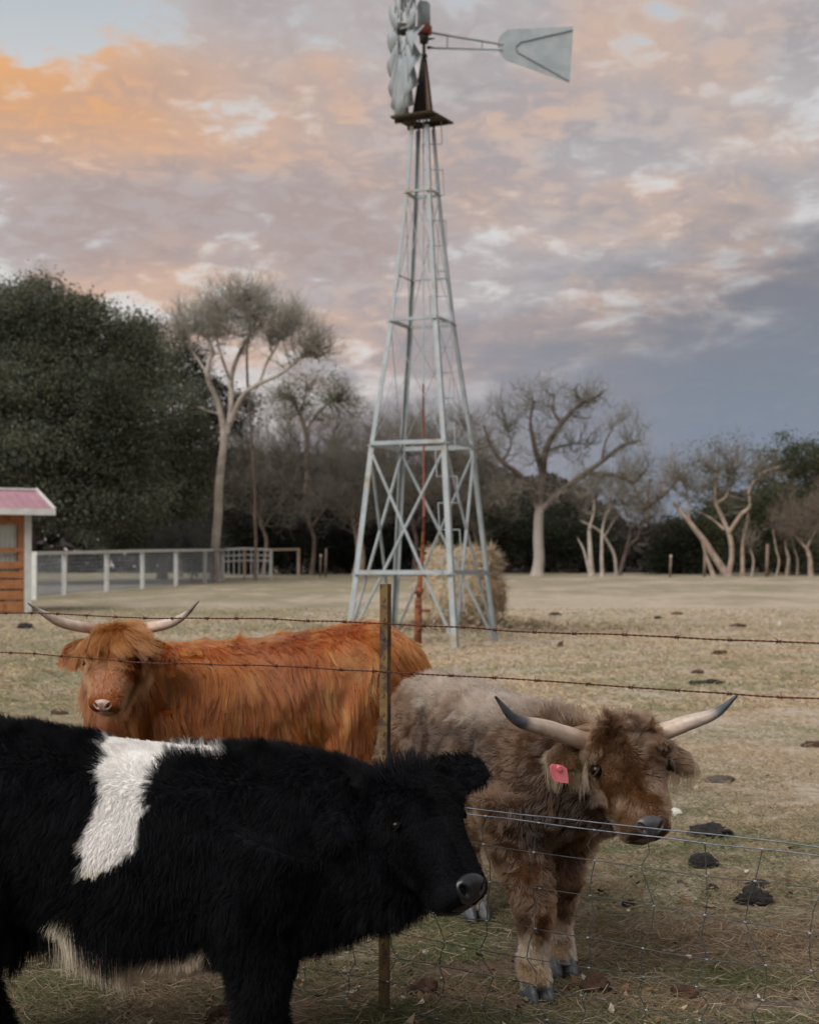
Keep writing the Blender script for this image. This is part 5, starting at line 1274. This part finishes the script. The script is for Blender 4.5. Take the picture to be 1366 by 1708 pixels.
og.horn([P(165, 1050, 5.93), P(108, 1040, 5.84), P(78, 1026, 5.78), P(47, 1006, 5.72)], .0225, (.58, .45, .37), (.50, .42, .36), (.14, .11, .09), .86, 3)
og.horn([P(228, 1050, 5.93), P(278, 1041, 5.82), P(306, 1028, 5.76), P(332, 1003, 5.72)], .0225, (.58, .45, .37), (.42, .36, .32), (.16, .13, .11), .72, 5)
def og_len(p, n):
    z = p[:, 2] - og.z0; a, b, c = og.hd(p); hw = og.on_head(p)
    L = .15 - .09 * sstep(n[:, 2], .45, .85)
    L = L * (1 - .6 * sstep(-z, -.36, -.22))
    L = L * (1 - .35 * sstep(-((p - og.A) @ og.dir), .02, .18))
    Lh = np.where(a > .5 * og.H, .016, .035); Lh = np.where(a > .84 * og.H, .006, Lh); Lh = np.where(b < -.07, .06, Lh)
    L = np.where(hw > 0, Lh, L)
    return np.where(og.ear_w(p) > 0, .024, L)
def og_comb(p, n):
    a, b, c = og.hd(p); hw = og.on_head(p)[:, None]; z = p[:, 2] - og.z0
    out = og.lat * np.sign((p - og.A) @ og.lat)[:, None]
    top = sstep(n[:, 2], .35, .8)[:, None]
    cb = DOWN - og.dir * .30 + vn3(p * [1, 1, .5], 6, 71) * .28 + top * (out * .8 - og.dir * .9)
    ch = og.u + og.l * np.sign(c)[:, None] * .3 + vn3(p, 12, 73) * .3
    cb = np.where(hw > 0, ch, cb)
    return np.where(og.ear_w(p)[:, None] > 0, og.l * np.sign(c)[:, None] * .6 + DOWN * .8, cb)
og.fur('coat', 110000, lambda p, n: og.face_mask(p) * (1 + 2.2 * og.on_head(p)) * np.where(n[:, 1] > .45, .25, 1.0), og_len, og_comb, og_col, lift=.24, grav=1.9, curl=.26, freq=13, clump=.80, per=20, K=10, rad=.0007, seed=15, jit=.13, lock=.55)
def og_top(p, n):
    a, b, c = og.hd(p); return (og.on_head(p) * (a < .24 * og.H) * (np.abs(c) < .105) * (b > -.09)).astype(float)
def og_fl(p, n):
    m = vn(p, 30, 88)[:, None]; return np.array([.23, .066, .015]) * (.65 + .6 * m)
og.fur('forelock', 3600, og_top, lambda p, n: (.06 + .14 * vn(p, 26, 6) ** 1.3) * (1 - .25 * (np.abs(og.hd(p)[2]) > .06)), lambda p, n: og.u * .9 + og.f * .15 + og.l * np.clip(og.hd(p)[2] * 9, -1, 1)[:, None] * .75 + vn3(p, 10, 75) * .35, og_fl, lift=.42, grav=2.2, curl=.30, freq=14, clump=.8, per=26, K=11, rad=.00075, seed=17, lock=.5)
og.fur('ear_fringe', 1600, lambda p, n: og.ear_w(p) * (n[:, 2] < .3), lambda p, n: np.full(len(p), .065), lambda p, n: DOWN + og.l * np.sign(og.hd(p)[2])[:, None] * .25 + vn3(p, 12, 5) * .2, og_col, lift=.2, grav=2.8, curl=.14, clump=.85, per=55, K=9, rad=.0009, seed=18)
og.fur('tail_switch', 1500, lambda p, n: (((p - og.A) @ og.dir < -.27) & (p[:, 2] - og.z0 < .55)).astype(float), lambda p, n: np.full(len(p), .2), lambda p, n: DOWN + n * .1, og_col, lift=.1, grav=3, curl=.1, clump=.6, per=60, rad=.0009, seed=19)

# ------------------------------------------------------------------ black animal with the white belt, nearest
bk = Cow('belted_calf', (-1.09, 3.93), (-.345, 3.86), P(665, 1287, 3.74), P(784, 1498, 3.56), heading=(.62, -.79), label='black fluffy calf with a broad white belt, nearest the camera', category='cow', group='cattle')
bk.hair = M_FUR_BLACK
bk.torso([(-.26, .77, .59, .05), (-.20, .845, .47, .14), (-.06, .87, .40, .20), (.12, .855, .42, .205), (.26, .835, .37, .225), (.46, .808, .30, .235), (.62, .80, .315, .215), (.76, .80, .325, .195), (.90, .785, .35, .165), (1.0, .75, .40, .12), (1.06, .69, .46, .07)])
bk.neck([bk.w(.58, 0, .58), bk.w(.82, -.01, .615), bk.h(.34 * bk.H, -.19, 0), bk.h(.24 * bk.H, -.06, 0)], np.array([.17, .155, .125, .09]), np.array([.21, .19, .14, .10]))
bk.head(1.05); bk.ear(1, P(822, 1270, 3.86) - bk.h(.0, -.05, .085), .185, .060, .020, (.0, -.05, .085)); bk.ear(-1, bk.l * -1 + bk.u * .1 - bk.f * .45, .12, .058, .020, (.12, -.08, .085))
for sg in (-1, 1):
    bk.hind_leg(sg, .03 * sg, sg * .12, 1.1, .70); bk.fore_leg(sg, bk.wb + (.0 if sg < 0 else -.02), sg * .12, 1.22, .60)
limb(bk.mb, [bk.w(-.23, 0, .84), bk.w(-.29, 0, .74), bk.w(-.30, .01, .5), bk.w(-.28, .01, .25)], [.03, .022, .016, .01], 14)
KB = 3.66
def belt(p):
    z = p[:, 2]; x = p[:, 0]
    jig = (vn(p, 16, 61) - .5) * .035 + (vn(p, 45, 62) - .5) * .02
    dp = (3.66, 3.66, 3.66, 3.69, 3.76, 3.88)      # how far round the barrel each height lies
    zz = [1.3 - (q - 950) * e / F_PX for q, e in zip((1462, 1440, 1400, 1330, 1262, 1222), dp)]
    xl = [(q - 683) * e / F_PX for q, e in zip((143, 140, 134, 164, 178, 162), dp)]
    xr = [(q - 683) * e / F_PX for q, e in zip((152, 196, 240, 246, 276, 298), dp)]
    a = np.interp(z, zz, xl); b = np.interp(z, zz, xr)
    m = sstep(x - a + jig, -.006, .006) * sstep(b - x + jig, -.006, .006) * (z > zz[0])
    ztop = 1.3 - (1290 - 950) * KB / F_PX
    strip = sstep(z + jig * .5, .842, .853) * (x > (270 - 683) * 3.88 / F_PX) * sstep((372 - 683) * 3.88 / F_PX - x + jig, -.01, .01)
    bel = sstep(-z + jig, -.425, -.41) * (np.abs((p - bk.A) @ bk.lat) < .15) * (x > (85 - 683) * KB / F_PX) * (x < (345 - 683) * KB / F_PX)
    fl = (z < np.interp(x, [(100 - 683) * 3.7 / F_PX, (190 - 683) * 3.7 / F_PX], [.462, .362]) + jig) * (x > (78 - 683) * 3.7 / F_PX) * (x < (195 - 683) * 3.7 / F_PX)
    bel = np.maximum(bel, fl)
    inner = (p[:, 1] > 3.80) * (x > (60 - 683) * KB / F_PX) * (x < (200 - 683) * KB / F_PX) * (z < .50)
    return np.clip(np.maximum.reduce([m, strip, bel, inner * 1.0]), 0, 1)
def bk_col(p, n):
    m = vn(p, 30, 63)[:, None]
    c = np.array([.0042, .0046, .006]) * (.6 + .9 * m)
    w_ = belt(p)[:, None]
    wht = np.array([.88, .86, .825]) * (.82 + .25 * vn(p, 9, 64)[:, None])
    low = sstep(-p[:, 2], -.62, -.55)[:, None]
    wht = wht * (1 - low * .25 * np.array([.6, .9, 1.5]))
    dirty = sstep(-p[:, 2], -.46, -.38)[:, None]
    wht = wht * (1 - dirty * np.array([.10, .14, .18]))
    return c * (1 - w_) + wht * w_
bk.bake(bk_col); bk.lid = np.array([.005, .005, .006])
for sg in (-1, 1): bk.eye(sg, .012, .41, .010, .095)
bk.nose((.010, .011, .013), (.001, .001, .001), .043, .036, lip=(.006, .006, .007))
def bk_len(p, n):
    z = p[:, 2] - bk.z0; a, b, c = bk.hd(p); hw = bk.on_head(p)
    L = .030 + .035 * sstep(-n[:, 2], .3, .8) + .008 * sstep(n[:, 2], .5, .9)
    Lh = np.where(a > .42 * bk.H, .009, .02); Lh = np.where(a > .85 * bk.H, .005, Lh); Lh = np.where(b < -.07, .02, Lh)
    L = np.where(hw > 0, Lh, L)
    L = np.where((belt(p) > .5) & (n[:, 2] > -.2), .017, L)
    return np.where(bk.ear_w(p) > 0, .022, L)
def bk_comb(p, n):
    a, b, c = bk.hd(p); hw = bk.on_head(p)[:, None]
    cb = DOWN * .9 - bk.dir * .5 + vn3(p, 5, 81) * .45
    tp = sstep(n[:, 2], .3, .9)[:, None]; cb = cb * (1 - tp) + (-bk.dir * .7 + n * .4 + vn3(p, 7, 83) * .6) * tp
    ch = bk.u * .8 + bk.l * np.sign(c)[:, None] * .4 + vn3(p, 13, 84) * .6
    return np.where(hw > 0, ch, cb)
bk.fur('coat', 150000, lambda p, n: bk.face_mask(p) * (1 + 1.6 * bk.on_head(p)) * np.where(n[:, 1] > .4, .3, 1.0) * np.where(p[:, 0] < -1.15, .15, 1.0) * (1 + 1.0 * belt(p)), bk_len, bk_comb, bk_col, lift=.42, grav=1.1, curl=.24, freq=24, clump=.42, per=18, K=6, rad=.00055, seed=25, cj=.1)
def bk_top(p, n):
    a, b, c = bk.hd(p); return (bk.on_head(p) * (a < .14 * bk.H) * (np.abs(c) < .09)).astype(float)
bk.fur('forelock', 1500, bk_top, lambda p, n: np.full(len(p), .055), lambda p, n: -bk.u * .5 + bk.f * .4 + vn3(p, 10, 85) * .9, bk_col, lift=.5, grav=1.2, curl=.4, clump=.7, per=24, K=8, rad=.0006, seed=27)
bk.fur('belly_fringe', 12000, lambda p, n: ((p[:, 2] - bk.z0 < .42) & (n[:, 2] < -.2) & ((p - bk.A) @ bk.dir > .05) & ((p - bk.A) @ bk.dir < bk.wb - .1)).astype(float), lambda p, n: .06 + .07 * sstep(-p[:, 0], .62, .74), lambda p, n: DOWN + vn3(p, 9, 86) * .3, bk_col, lift=.1, grav=2, curl=.2, clump=.6, per=24, K=7, rad=.0006, seed=28)
# ================================================================== wire fence between the camera and the pasture
M_TPOST = mat_var('flaking_yellow_green_paint', (0.12, 0.074, 0.03), (0.18, 0.112, 0.042), 5.0, 0.65, 0.2, (0.055, 0.035, 0.026), 13.0, (0.46, 0.58), 0.15)
M_BARB = mat_var('rusty_barbed_wire', (0.085, 0.028, 0.018), (0.13, 0.048, 0.03), 40.0, 0.75, 0.4)
M_NETTOP = mat_var('bright_fence_wire', (0.13, 0.145, 0.165), (0.22, 0.24, 0.265), 30.0, 0.4, 0.6)
M_NET = mat_var('dull_net_wire', (0.05, 0.06, 0.06), (0.09, 0.10, 0.10), 30.0, 0.5, 0.5)
M_KNOT = mat_var('wire_knot', (0.22, 0.24, 0.26), (0.42, 0.44, 0.46), 60.0, 0.4, 0.5)
FX0, FD0, FS = -0.077, 4.34, -0.70               # post position and run of the line
fdir = np.array([1.0, FS, 0.0]); fdir /= np.linalg.norm(fdir)
fo = np.array([FX0, FD0, gz(FD0)])
wire_fence = empty('wire_fence', fo, 0, label='rusty barbed wire and net wire pasture fence on a yellow steel post', category='fence')
def fpt(s_, z, off=0.0):                         # along the fence, height over ground, off the line
    p = fdir * s_ + np.array([-fdir[1], fdir[0], 0]) * off
    return np.array([p[0], p[1], z + gz(FD0 + p[1]) - fo[2]])
def t_post(s_, lean=0.0):
    b = fpt(s_, -0.05, 0.006); top = fpt(s_, 1.203, 0.006) + np.array([lean, 0, 0])
    back = np.array([0.55, 0.83, 0])
    mb = MB().prism([(-.0128, -.004), (.0128, -.004), (.0128, 0), (.0035, .0015), (.0022, .030), (-.0022, .030), (-.0035, .0015), (-.0128, 0)], b, top, back)
    post = mb.build('fence_post', M_TPOST, wire_fence, label='steel post with flaking yellow-green paint')
    for k in range(21):
        z = 0.10 + k * 0.053
        c = b + (top - b) * (z + .05) / 1.253 - back * .004
        MB().prism([(-.004, -.006), (.004, -.006), (.005, .002), (0, .006), (-.005, .002)], c + back * .001, c - back * .003, (0, 0, 1)).build('stud', M_TPOST, post)
    return post
for s_ in (-3.1, 0.0, 2.9):
    t_post(s_, 0.004 if s_ == 0 else 0.0)
rngf = np.random.default_rng(5)
def wire_pts(z, s0, s1, n, sag=0.0, wob=0.0, seed=0):
    ss = np.linspace(s0, s1, n)
    q = np.stack([ss, np.full(n, z * 7.0), np.zeros(n)], -1)
    w_ = (vn(q, 2.2, seed) - .5) * wob + (vn(q, 7.0, seed + 2) - .5) * wob * .35
    of = (vn(q, 1.7, seed + 5) - .5) * wob * 1.5
    span = np.where(ss < 0, (ss + 3.1) / 3.1, ss / 2.9)
    return ss, np.array([fpt(a, z + b - sag * 4 * max(0, c * (1 - c)), d - .004) for a, b, c, d in zip(ss, w_, span, of)])
for z, sd_ in ((1.098, 1), (0.962, 2)):
    n = 900
    ss, ctr = wire_pts(z, -3.4, 3.1, n, 0.012, 0.012, sd_)
    ph = ss / 0.034 * 2 * np.pi
    side_v = np.array([-fdir[1], fdir[0], 0])
    mb = MB()
    for o_ in (0, np.pi):
        pts = ctr + 0.0014 * (np.cos(ph + o_)[:, None] * np.array([0, 0, 1.0]) + np.sin(ph + o_)[:, None] * side_v)
        mb.path(pts, 0.00125, 4)
    strand = mb.build('barbed_strand', M_BARB, wire_fence, True)
    s_ = -2.6 + 0.03 * sd_
    while s_ < 2.4:
        c = np.array([np.interp(s_, ss, ctr[:, k]) for k in range(3)])
        a0 = rngf.uniform(0, np.pi); mb = MB()
        for j, off in ((0, -.0035), (1, .0035)):
            tt = np.linspace(0, 1.6 * 2 * np.pi, 11)
            coil = c + fdir * (off + .003 * (tt / 10 - .5))[:, None] + 0.0036 * (np.cos(tt + a0 + j * 1.5)[:, None] * np.array([0, 0, 1.0]) + np.sin(tt + a0 + j * 1.5)[:, None] * side_v)
            e0 = coil[0] + nrm(coil[0] - c + fdir * rngf.normal(0, .004)) * rngf.uniform(.007, .012)
            e1 = coil[-1] + nrm(coil[-1] - c + fdir * rngf.normal(0, .004)) * rngf.uniform(.007, .012)
            mb.path(np.concatenate([[e0], coil, [e1]]), np.concatenate([[.0004], np.full(11, .00095), [.0004]]), 4)
        mb.build('barb', M_BARB, strand)
        s_ += 0.128 + rngf.normal(0, .012)
heights = [0.612, 0.592, 0.520, 0.415, 0.322, 0.238, 0.165, 0.095, 0.030]
nets = []
for k, z in enumerate(heights):
    ss, pts = wire_pts(z, -3.1, 2.9, 160, 0.004, 0.010 if k < 2 else 0.020, 40 + k)
    nets.append((ss, pts))
    MB().path(pts, 0.0018 if k < 2 else 0.0013, 5).build('net_strand', M_NETTOP if k < 2 else M_NET, wire_fence, True)
s_ = -2.9
while s_ < 2.8:                                  # upright stays, kinked between the strands
    pts = []; kn = []
    for k in range(1, len(heights)):
        ss, q = nets[k]; so = s_ + rngf.normal(0, .016)
        p = np.array([np.interp(so, ss, q[:, j]) for j in range(3)])
        if pts:
            m_ = (pts[-1] + p) / 2 + fdir * rngf.normal(0, .010) + np.array([0, 0, 0]) + np.array([-fdir[1], fdir[0], 0]) * rngf.normal(0, .006)
            pts.append(m_)
        pts.append(p); kn.append(p)
    stay = MB().path(np.array(pts), 0.0013, 4).build('stay', M_NET, wire_fence, True)
    for p in kn:
        MB().rod(p - fdir * .0032, p + fdir * .0032, .0022, 6).build('knot', M_KNOT, stay)
    s_ += 0.153 + rngf.normal(0, .006)

# ================================================================== dung, stones
M_DUNG = mat_var('dark_dung', (0.010, 0.009, 0.009), (0.022, 0.018, 0.016), 18.0, 0.55, 0, (0.045, 0.034, 0.026), 22.0, (0.60, 0.72), 0.8)
M_DUNGB = mat_var('brown_dung', (0.055, 0.028, 0.017), (0.10, 0.052, 0.03), 18.0, 0.85, 0, (0.03, 0.018, 0.012), 22.0, (0.55, 0.68), 0.6)
M_DUNGD = mat_var('dry_dung', (0.075, 0.058, 0.046), (0.11, 0.088, 0.07), 14.0, 0.95, 0, None, 1, (0, 1), 0.5)
M_STONE = mat_var('pale_stone', (0.48, 0.46, 0.43), (0.60, 0.58, 0.55), 25.0, 0.85, 0, (0.38, 0.33, 0.28), 30.0, (0.55, 0.7), 0.3)
def lump(name, px, py, wpx, hpx, mat, seed, rough=0.25, layers=0.0, flat=1.0, **props):
    d = depth_at(py + hpx * 0.35); k = F_PX / d
    w_ = wpx / k * .9; h = hpx / k * 0.85
    bm = bmesh.new(); bmesh.ops.create_icosphere(bm, subdivisions=4, radius=1.0)
    v = np.array([x.co[:] for x in bm.verts]); fc = np.array([[q.index for q in f.verts] for f in bm.faces]); bm.free()
    n_ = 1 + (vn(v + seed, 1.6, seed) - .5) * rough * 2.2 + (vn(v + seed, 4.5, seed + 1) - .5) * rough * 1.3 + (vn(v + seed, 10, seed + 2) - .5) * .16
    if layers: n_ = n_ + layers * np.abs(np.sin(v[:, 2] * 9 + v[:, 0] * 2 + vn(v, 2, seed) * 3))
    v = v * n_[:, None]
    v[:, 2] = np.where(v[:, 2] < 0, v[:, 2] * .35, v[:, 2])
    v = v * np.array([w_ / 2, w_ / 2 * flat * .8, h * .75]) + [0, 0, h * .12]
    me = mesh_np(name, v, [fc]); me.materials.append(mat)
    o = bpy.data.objects.new(name, me); x = PX(px, d)
    o.location = (x, d, float(gzb(x, d))); o.rotation_euler = (0, 0, (seed * 37 % 100) / 100 * .6 - .3)
    return link(o, **props)
G = dict(category='dung', group='cattle dung on the pasture')
dl = [
 (1183, 1388, 76, 26, M_DUNG, 3, .45, .10, 'long lumpy black dung pile just right of the brown calf muzzle'),
 (1172, 1436, 58, 32, M_DUNG, 5, .12, .0, 'smooth oval dark dung lump right of the brown calf'),
 (1257, 1496, 56, 32, M_DUNG, 7, .25, .22, 'layered black dung heap below the net wire at right'),
 (1262, 1473, 40, 14, M_DUNG, 8, .35, .1, 'thin dark dung flake touching the top of the layered heap'),
 (1188, 1480, 21, 13, M_DUNG, 9, .4, .0, 'small black dung bit left of the layered heap'),
 (1047, 1505, 22, 14, M_DUNG, 11, .3, .0, 'small round dark dung bit right of the brown calf front leg'),
 (1133, 1470, 11, 8, M_DUNG, 12, .3, .0, 'tiny dark dung pellet just below and left of the oval lump'),
 (993, 1640, 52, 32, M_DUNGB, 13, .35, .15, 'reddish brown ribbed dung clump right of the front hooves'),
 (1140, 1650, 48, 26, M_DUNGB, 15, .4, .1, 'dry rusty brown dung clump at lower right'),
 (1200, 1298, 56, 14, M_DUNGD, 17, .3, .0, 'flat grey dung patch right of the brown calf head'),
 (1182, 1137, 42, 11, M_DUNG, 19, .45, .0, 'flat black dung patch under the second barbed strand'),
 (1160, 1139, 22, 9, M_DUNG, 20, .45, .0, 'small dark dung bit beside the black patch under the strand'),
 (1164, 1120, 22, 8, M_DUNGB, 21, .4, .0, 'small brown dung bit above the black patch'),
 (1358, 1243, 44, 12, M_DUNGB, 23, .4, .0, 'brown dung strip cut by the right edge'),
 (1232, 1043, 26, 8, M_DUNGB, 25, .4, .0, 'brown dung mound by the top strand, far right'),
 (1128, 1023, 18, 6, M_DUNGB, 27, .4, .0, 'small far brown dung patch right of the hay'),
 (1096, 1030, 12, 7, M_DUNG, 28, .4, .0, 'small far dark dung dot right of the hay'),
 (925, 1024, 22, 6, M_DUNG, 29, .4, .0, 'far dark dung patch just right of the windmill foot'),
 (935, 1075, 14, 9, M_DUNGB, 31, .4, .0, 'small brown dung lump under the top strand, right of the windmill'),
 (1198, 1088, 26, 8, M_DUNGB, 33, .4, .0, 'flat brown dung patch between the two barbed strands'),
 (705, 1652, 42, 30, M_DUNGB, 35, .4, .12, 'crumbled rust brown dung clump right of the fence post foot'),
 (362, 1690, 44, 34, M_DUNGB, 37, .4, .12, 'brown dung clump behind the black calf front leg'),
 (42, 1045, 30, 9, M_DUNG, 39, .5, .0, 'dark dung bit just below the left horn tip of the orange cow'),
 (116, 1106, 32, 7, M_DUNGB, 41, .5, .0, 'brown dung patch left of the orange cow head'),
 (98, 1188, 26, 8, M_DUNGB, 43, .5, .0, 'brown dung spot above the black calf rump'),
]
for px, py, w_, h_, m_, sd_, rg, ly, lab in dl:
    lump('dung_pat', px, py, w_, h_, m_, sd_, rg, ly, label=lab, **G)
lump('stone', 1126, 1349, 27, 15, M_STONE, 51, .2, 0, label='pale flat stone right of the brown calf nose', category='stone', group='pale stones')
lump('stone', 1300, 1040, 9, 9, M_STONE, 53, .15, 0, label='small white stone far out in the pasture', category='stone', group='pale stones')
lump('stone', 1160, 1313, 10, 7, M_STONE, 55, .2, 0, label='small pale stone above the flat stone', category='stone', group='pale stones')
lump('stone', 710, 1592, 18, 9, M_STONE, 57, .2, 0, label='buff stone right of the fence post', category='stone', group='pale stones')

# ================================================================== grass, litter
M_GRASS = mat_attr('grass_blades', 'tone', 0.9, 0.08)
rng = np.random.default_rng(900)
def scatter(n, y0, y1, pw, spread=1.25):
    t = rng.uniform(0, 1, n); y = (y0 ** pw + (y1 ** pw - y0 ** pw) * t) ** (1 / pw)
    x = rng.uniform(-1, 1, n) * (CX / F_PX * y * spread + 0.25)
    return x, y
def grass(n, y0, y1, pw, lmin, lmax, rad, seed):
    x, y = scatter(n, y0, y1, pw)
    q = np.stack([x, y, np.zeros(n)], -1)
    keep = (vn(q, 1.9, 401) * .5 + vn(q, 6.5, 402) * .5) > rng.uniform(.18, .55, n)
    x, y, q = x[keep], y[keep], q[keep]; n = len(x)
    z = gzb(x, y)
    gfac = vn(q, .9, 403) * .55 + vn(q, 4.0, 404) * .45 + .10 * sstep(-x, -.3, 2.0) + rng.normal(0, .12, n)
    gr = sstep(gfac, .46, .66)[:, None]
    dry = np.array([.31, .245, .155]) * rng.uniform(.6, 1.35, (n, 1)); dry2 = np.array([.22, .15, .10]) * rng.uniform(.6, 1.3, (n, 1))
    dry = np.where(rng.uniform(0, 1, (n, 1)) < .3, dry2, dry)
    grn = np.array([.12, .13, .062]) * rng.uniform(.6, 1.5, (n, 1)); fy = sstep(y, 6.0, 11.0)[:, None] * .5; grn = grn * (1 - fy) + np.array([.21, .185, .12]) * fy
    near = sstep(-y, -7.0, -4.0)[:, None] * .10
    col = (dry * (1 - gr) + grn * gr) * (1 - near) * (1 + .45 * sstep(y, 6.5, 12))[:, None]  # blades darkened near and lightened far: foreground shade painted into their colour
    L = rng.uniform(lmin, lmax, n) * (1 + .5 * (rng.uniform(0, 1, n) > .93))
    a = rng.uniform(0, 2 * np.pi, n) ; up = rng.uniform(.12, .9, n)
    d0 = nrm(np.stack([np.cos(a), np.sin(a), up * 1.2], -1)); d1 = nrm(np.stack([np.cos(a + rng.normal(0, .6, n)), np.sin(a + rng.normal(0, .6, n)), up - .75], -1))
    K = 4; Pn = np.empty((n, K, 3)); Pn[:, 0] = np.stack([x, y, z - .004], -1)
    for k in range(1, K):
        f = (k - 1) / (K - 2)
        Pn[:, k] = Pn[:, k - 1] + nrm(d0 * (1 - f) + d1 * f) * (L / (K - 1))[:, None]
    Pn[..., 2] = np.maximum(Pn[..., 2], (z - .003)[:, None])
    hc = bpy.data.hair_curves.new('grass'); hc.add_curves([K] * n)
    hc.position_data.foreach_set('vector', Pn.astype(np.float32).ravel())
    ra = hc.attributes.new('radius', 'FLOAT', 'POINT'); ra.data.foreach_set('value', (rad * rng.uniform(.6, 1.3, (n, 1)) * (y / 5.0)[:, None] ** .5 * np.array([1, .9, .65, .2])).astype(np.float32).ravel())
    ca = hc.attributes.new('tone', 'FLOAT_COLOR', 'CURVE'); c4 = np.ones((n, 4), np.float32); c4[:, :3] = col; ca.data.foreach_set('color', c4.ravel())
    hc.materials.append(M_GRASS)
    return link(bpy.data.objects.new('grass', hc), kind='stuff', label='short dry and green pasture grass', category='grass')
grass(330000, 3.7, 13.0, -0.8, .024, .070, .0009, 1)
grass(85000, 12.5, 34.0, -0.5, .04, .10, .0022, 2)
# dead leaves and straw on the near ground
n = 1700
x, y = scatter(n, 3.8, 9.0, -1.2); z = gzb(x, y) + rng.uniform(.002, .018, n)
a = rng.uniform(0, 2 * np.pi, n); L = rng.uniform(.006, .019, n) * (1 + (rng.uniform(0, 1, n) > .94) * .8); W = L * rng.uniform(.35, .6, n)
tl_ = rng.normal(0, .35, (n, 2)); ex = np.stack([np.cos(a), np.sin(a), tl_[:, 0]], -1); ey = np.stack([-np.sin(a), np.cos(a), tl_[:, 1]], -1); c = np.stack([x, y, z], -1)
cup = np.array([0, 0, 1.0]) * (L * .35)[:, None]
V = np.stack([c - ex * L[:, None] + cup, c - ex * (L * .3)[:, None] + ey * W[:, None], c - ex * (L * .3)[:, None] - ey * W[:, None], c + ex * (L * .4)[:, None] + ey * (W * .8)[:, None], c + ex * (L * .4)[:, None] - ey * (W * .8)[:, None], c + ex * L[:, None] + cup * .7], 1).reshape(-1, 3)
V[:, 2] = np.maximum(V[:, 2], gzb(V[:, 0], V[:, 1]) + .001)
b = np.arange(n)[:, None] * 6
me = mesh_np('dead_leaves', V, [np.concatenate([b + [0, 2, 1], b + [3, 4, 5]]), b + [1, 2, 4, 3]])
pal = np.array([[.16, .085, .05], [.22, .13, .075], [.34, .26, .18], [.42, .37, .30], [.11, .06, .04], [.27, .15, .07]])
put_color(me, np.repeat(pal[rng.choice(6, n, p=[.25, .25, .2, .08, .14, .08])] * rng.uniform(.7, 1.2, (n, 1)), 6, 0)); me.materials.append(M_GRASS)
link(bpy.data.objects.new('dead_leaves', me), kind='stuff', label='small dead leaves scattered on the near ground', category='leaf litter')
n = 5200
x, y = scatter(n, 3.8, 9.5, -1.0); a = rng.uniform(0, np.pi, n); L = rng.uniform(.03, .11, n)
z = gzb(x, y) + rng.uniform(.004, .02, n)
p0 = np.stack([x, y, z], -1); d = np.stack([np.cos(a), np.sin(a), rng.normal(.05, .18, n)], -1); bend = np.stack([-np.sin(a), np.cos(a), np.abs(rng.normal(0, .5, n))], -1) * (rng.normal(0, .12, n) * L)[:, None]
Pn = np.stack([p0 - d * (L / 2)[:, None], p0 + bend, p0 + d * (L / 2)[:, None]], 1)
V, Q, T = tube(Pn, np.tile([.0011, .0013, .0006], (n, 1)), 3)
me = mesh_np('straw', V, [Q, T]); put_color(me, np.repeat(np.array([.36, .30, .22]) * rng.uniform(.5, 1.3, (n, 1)), 9, 0)); me.materials.append(M_GRASS)
link(bpy.data.objects.new('straw', me), kind='stuff', label='broken pale straw lying on the near ground', category='straw')
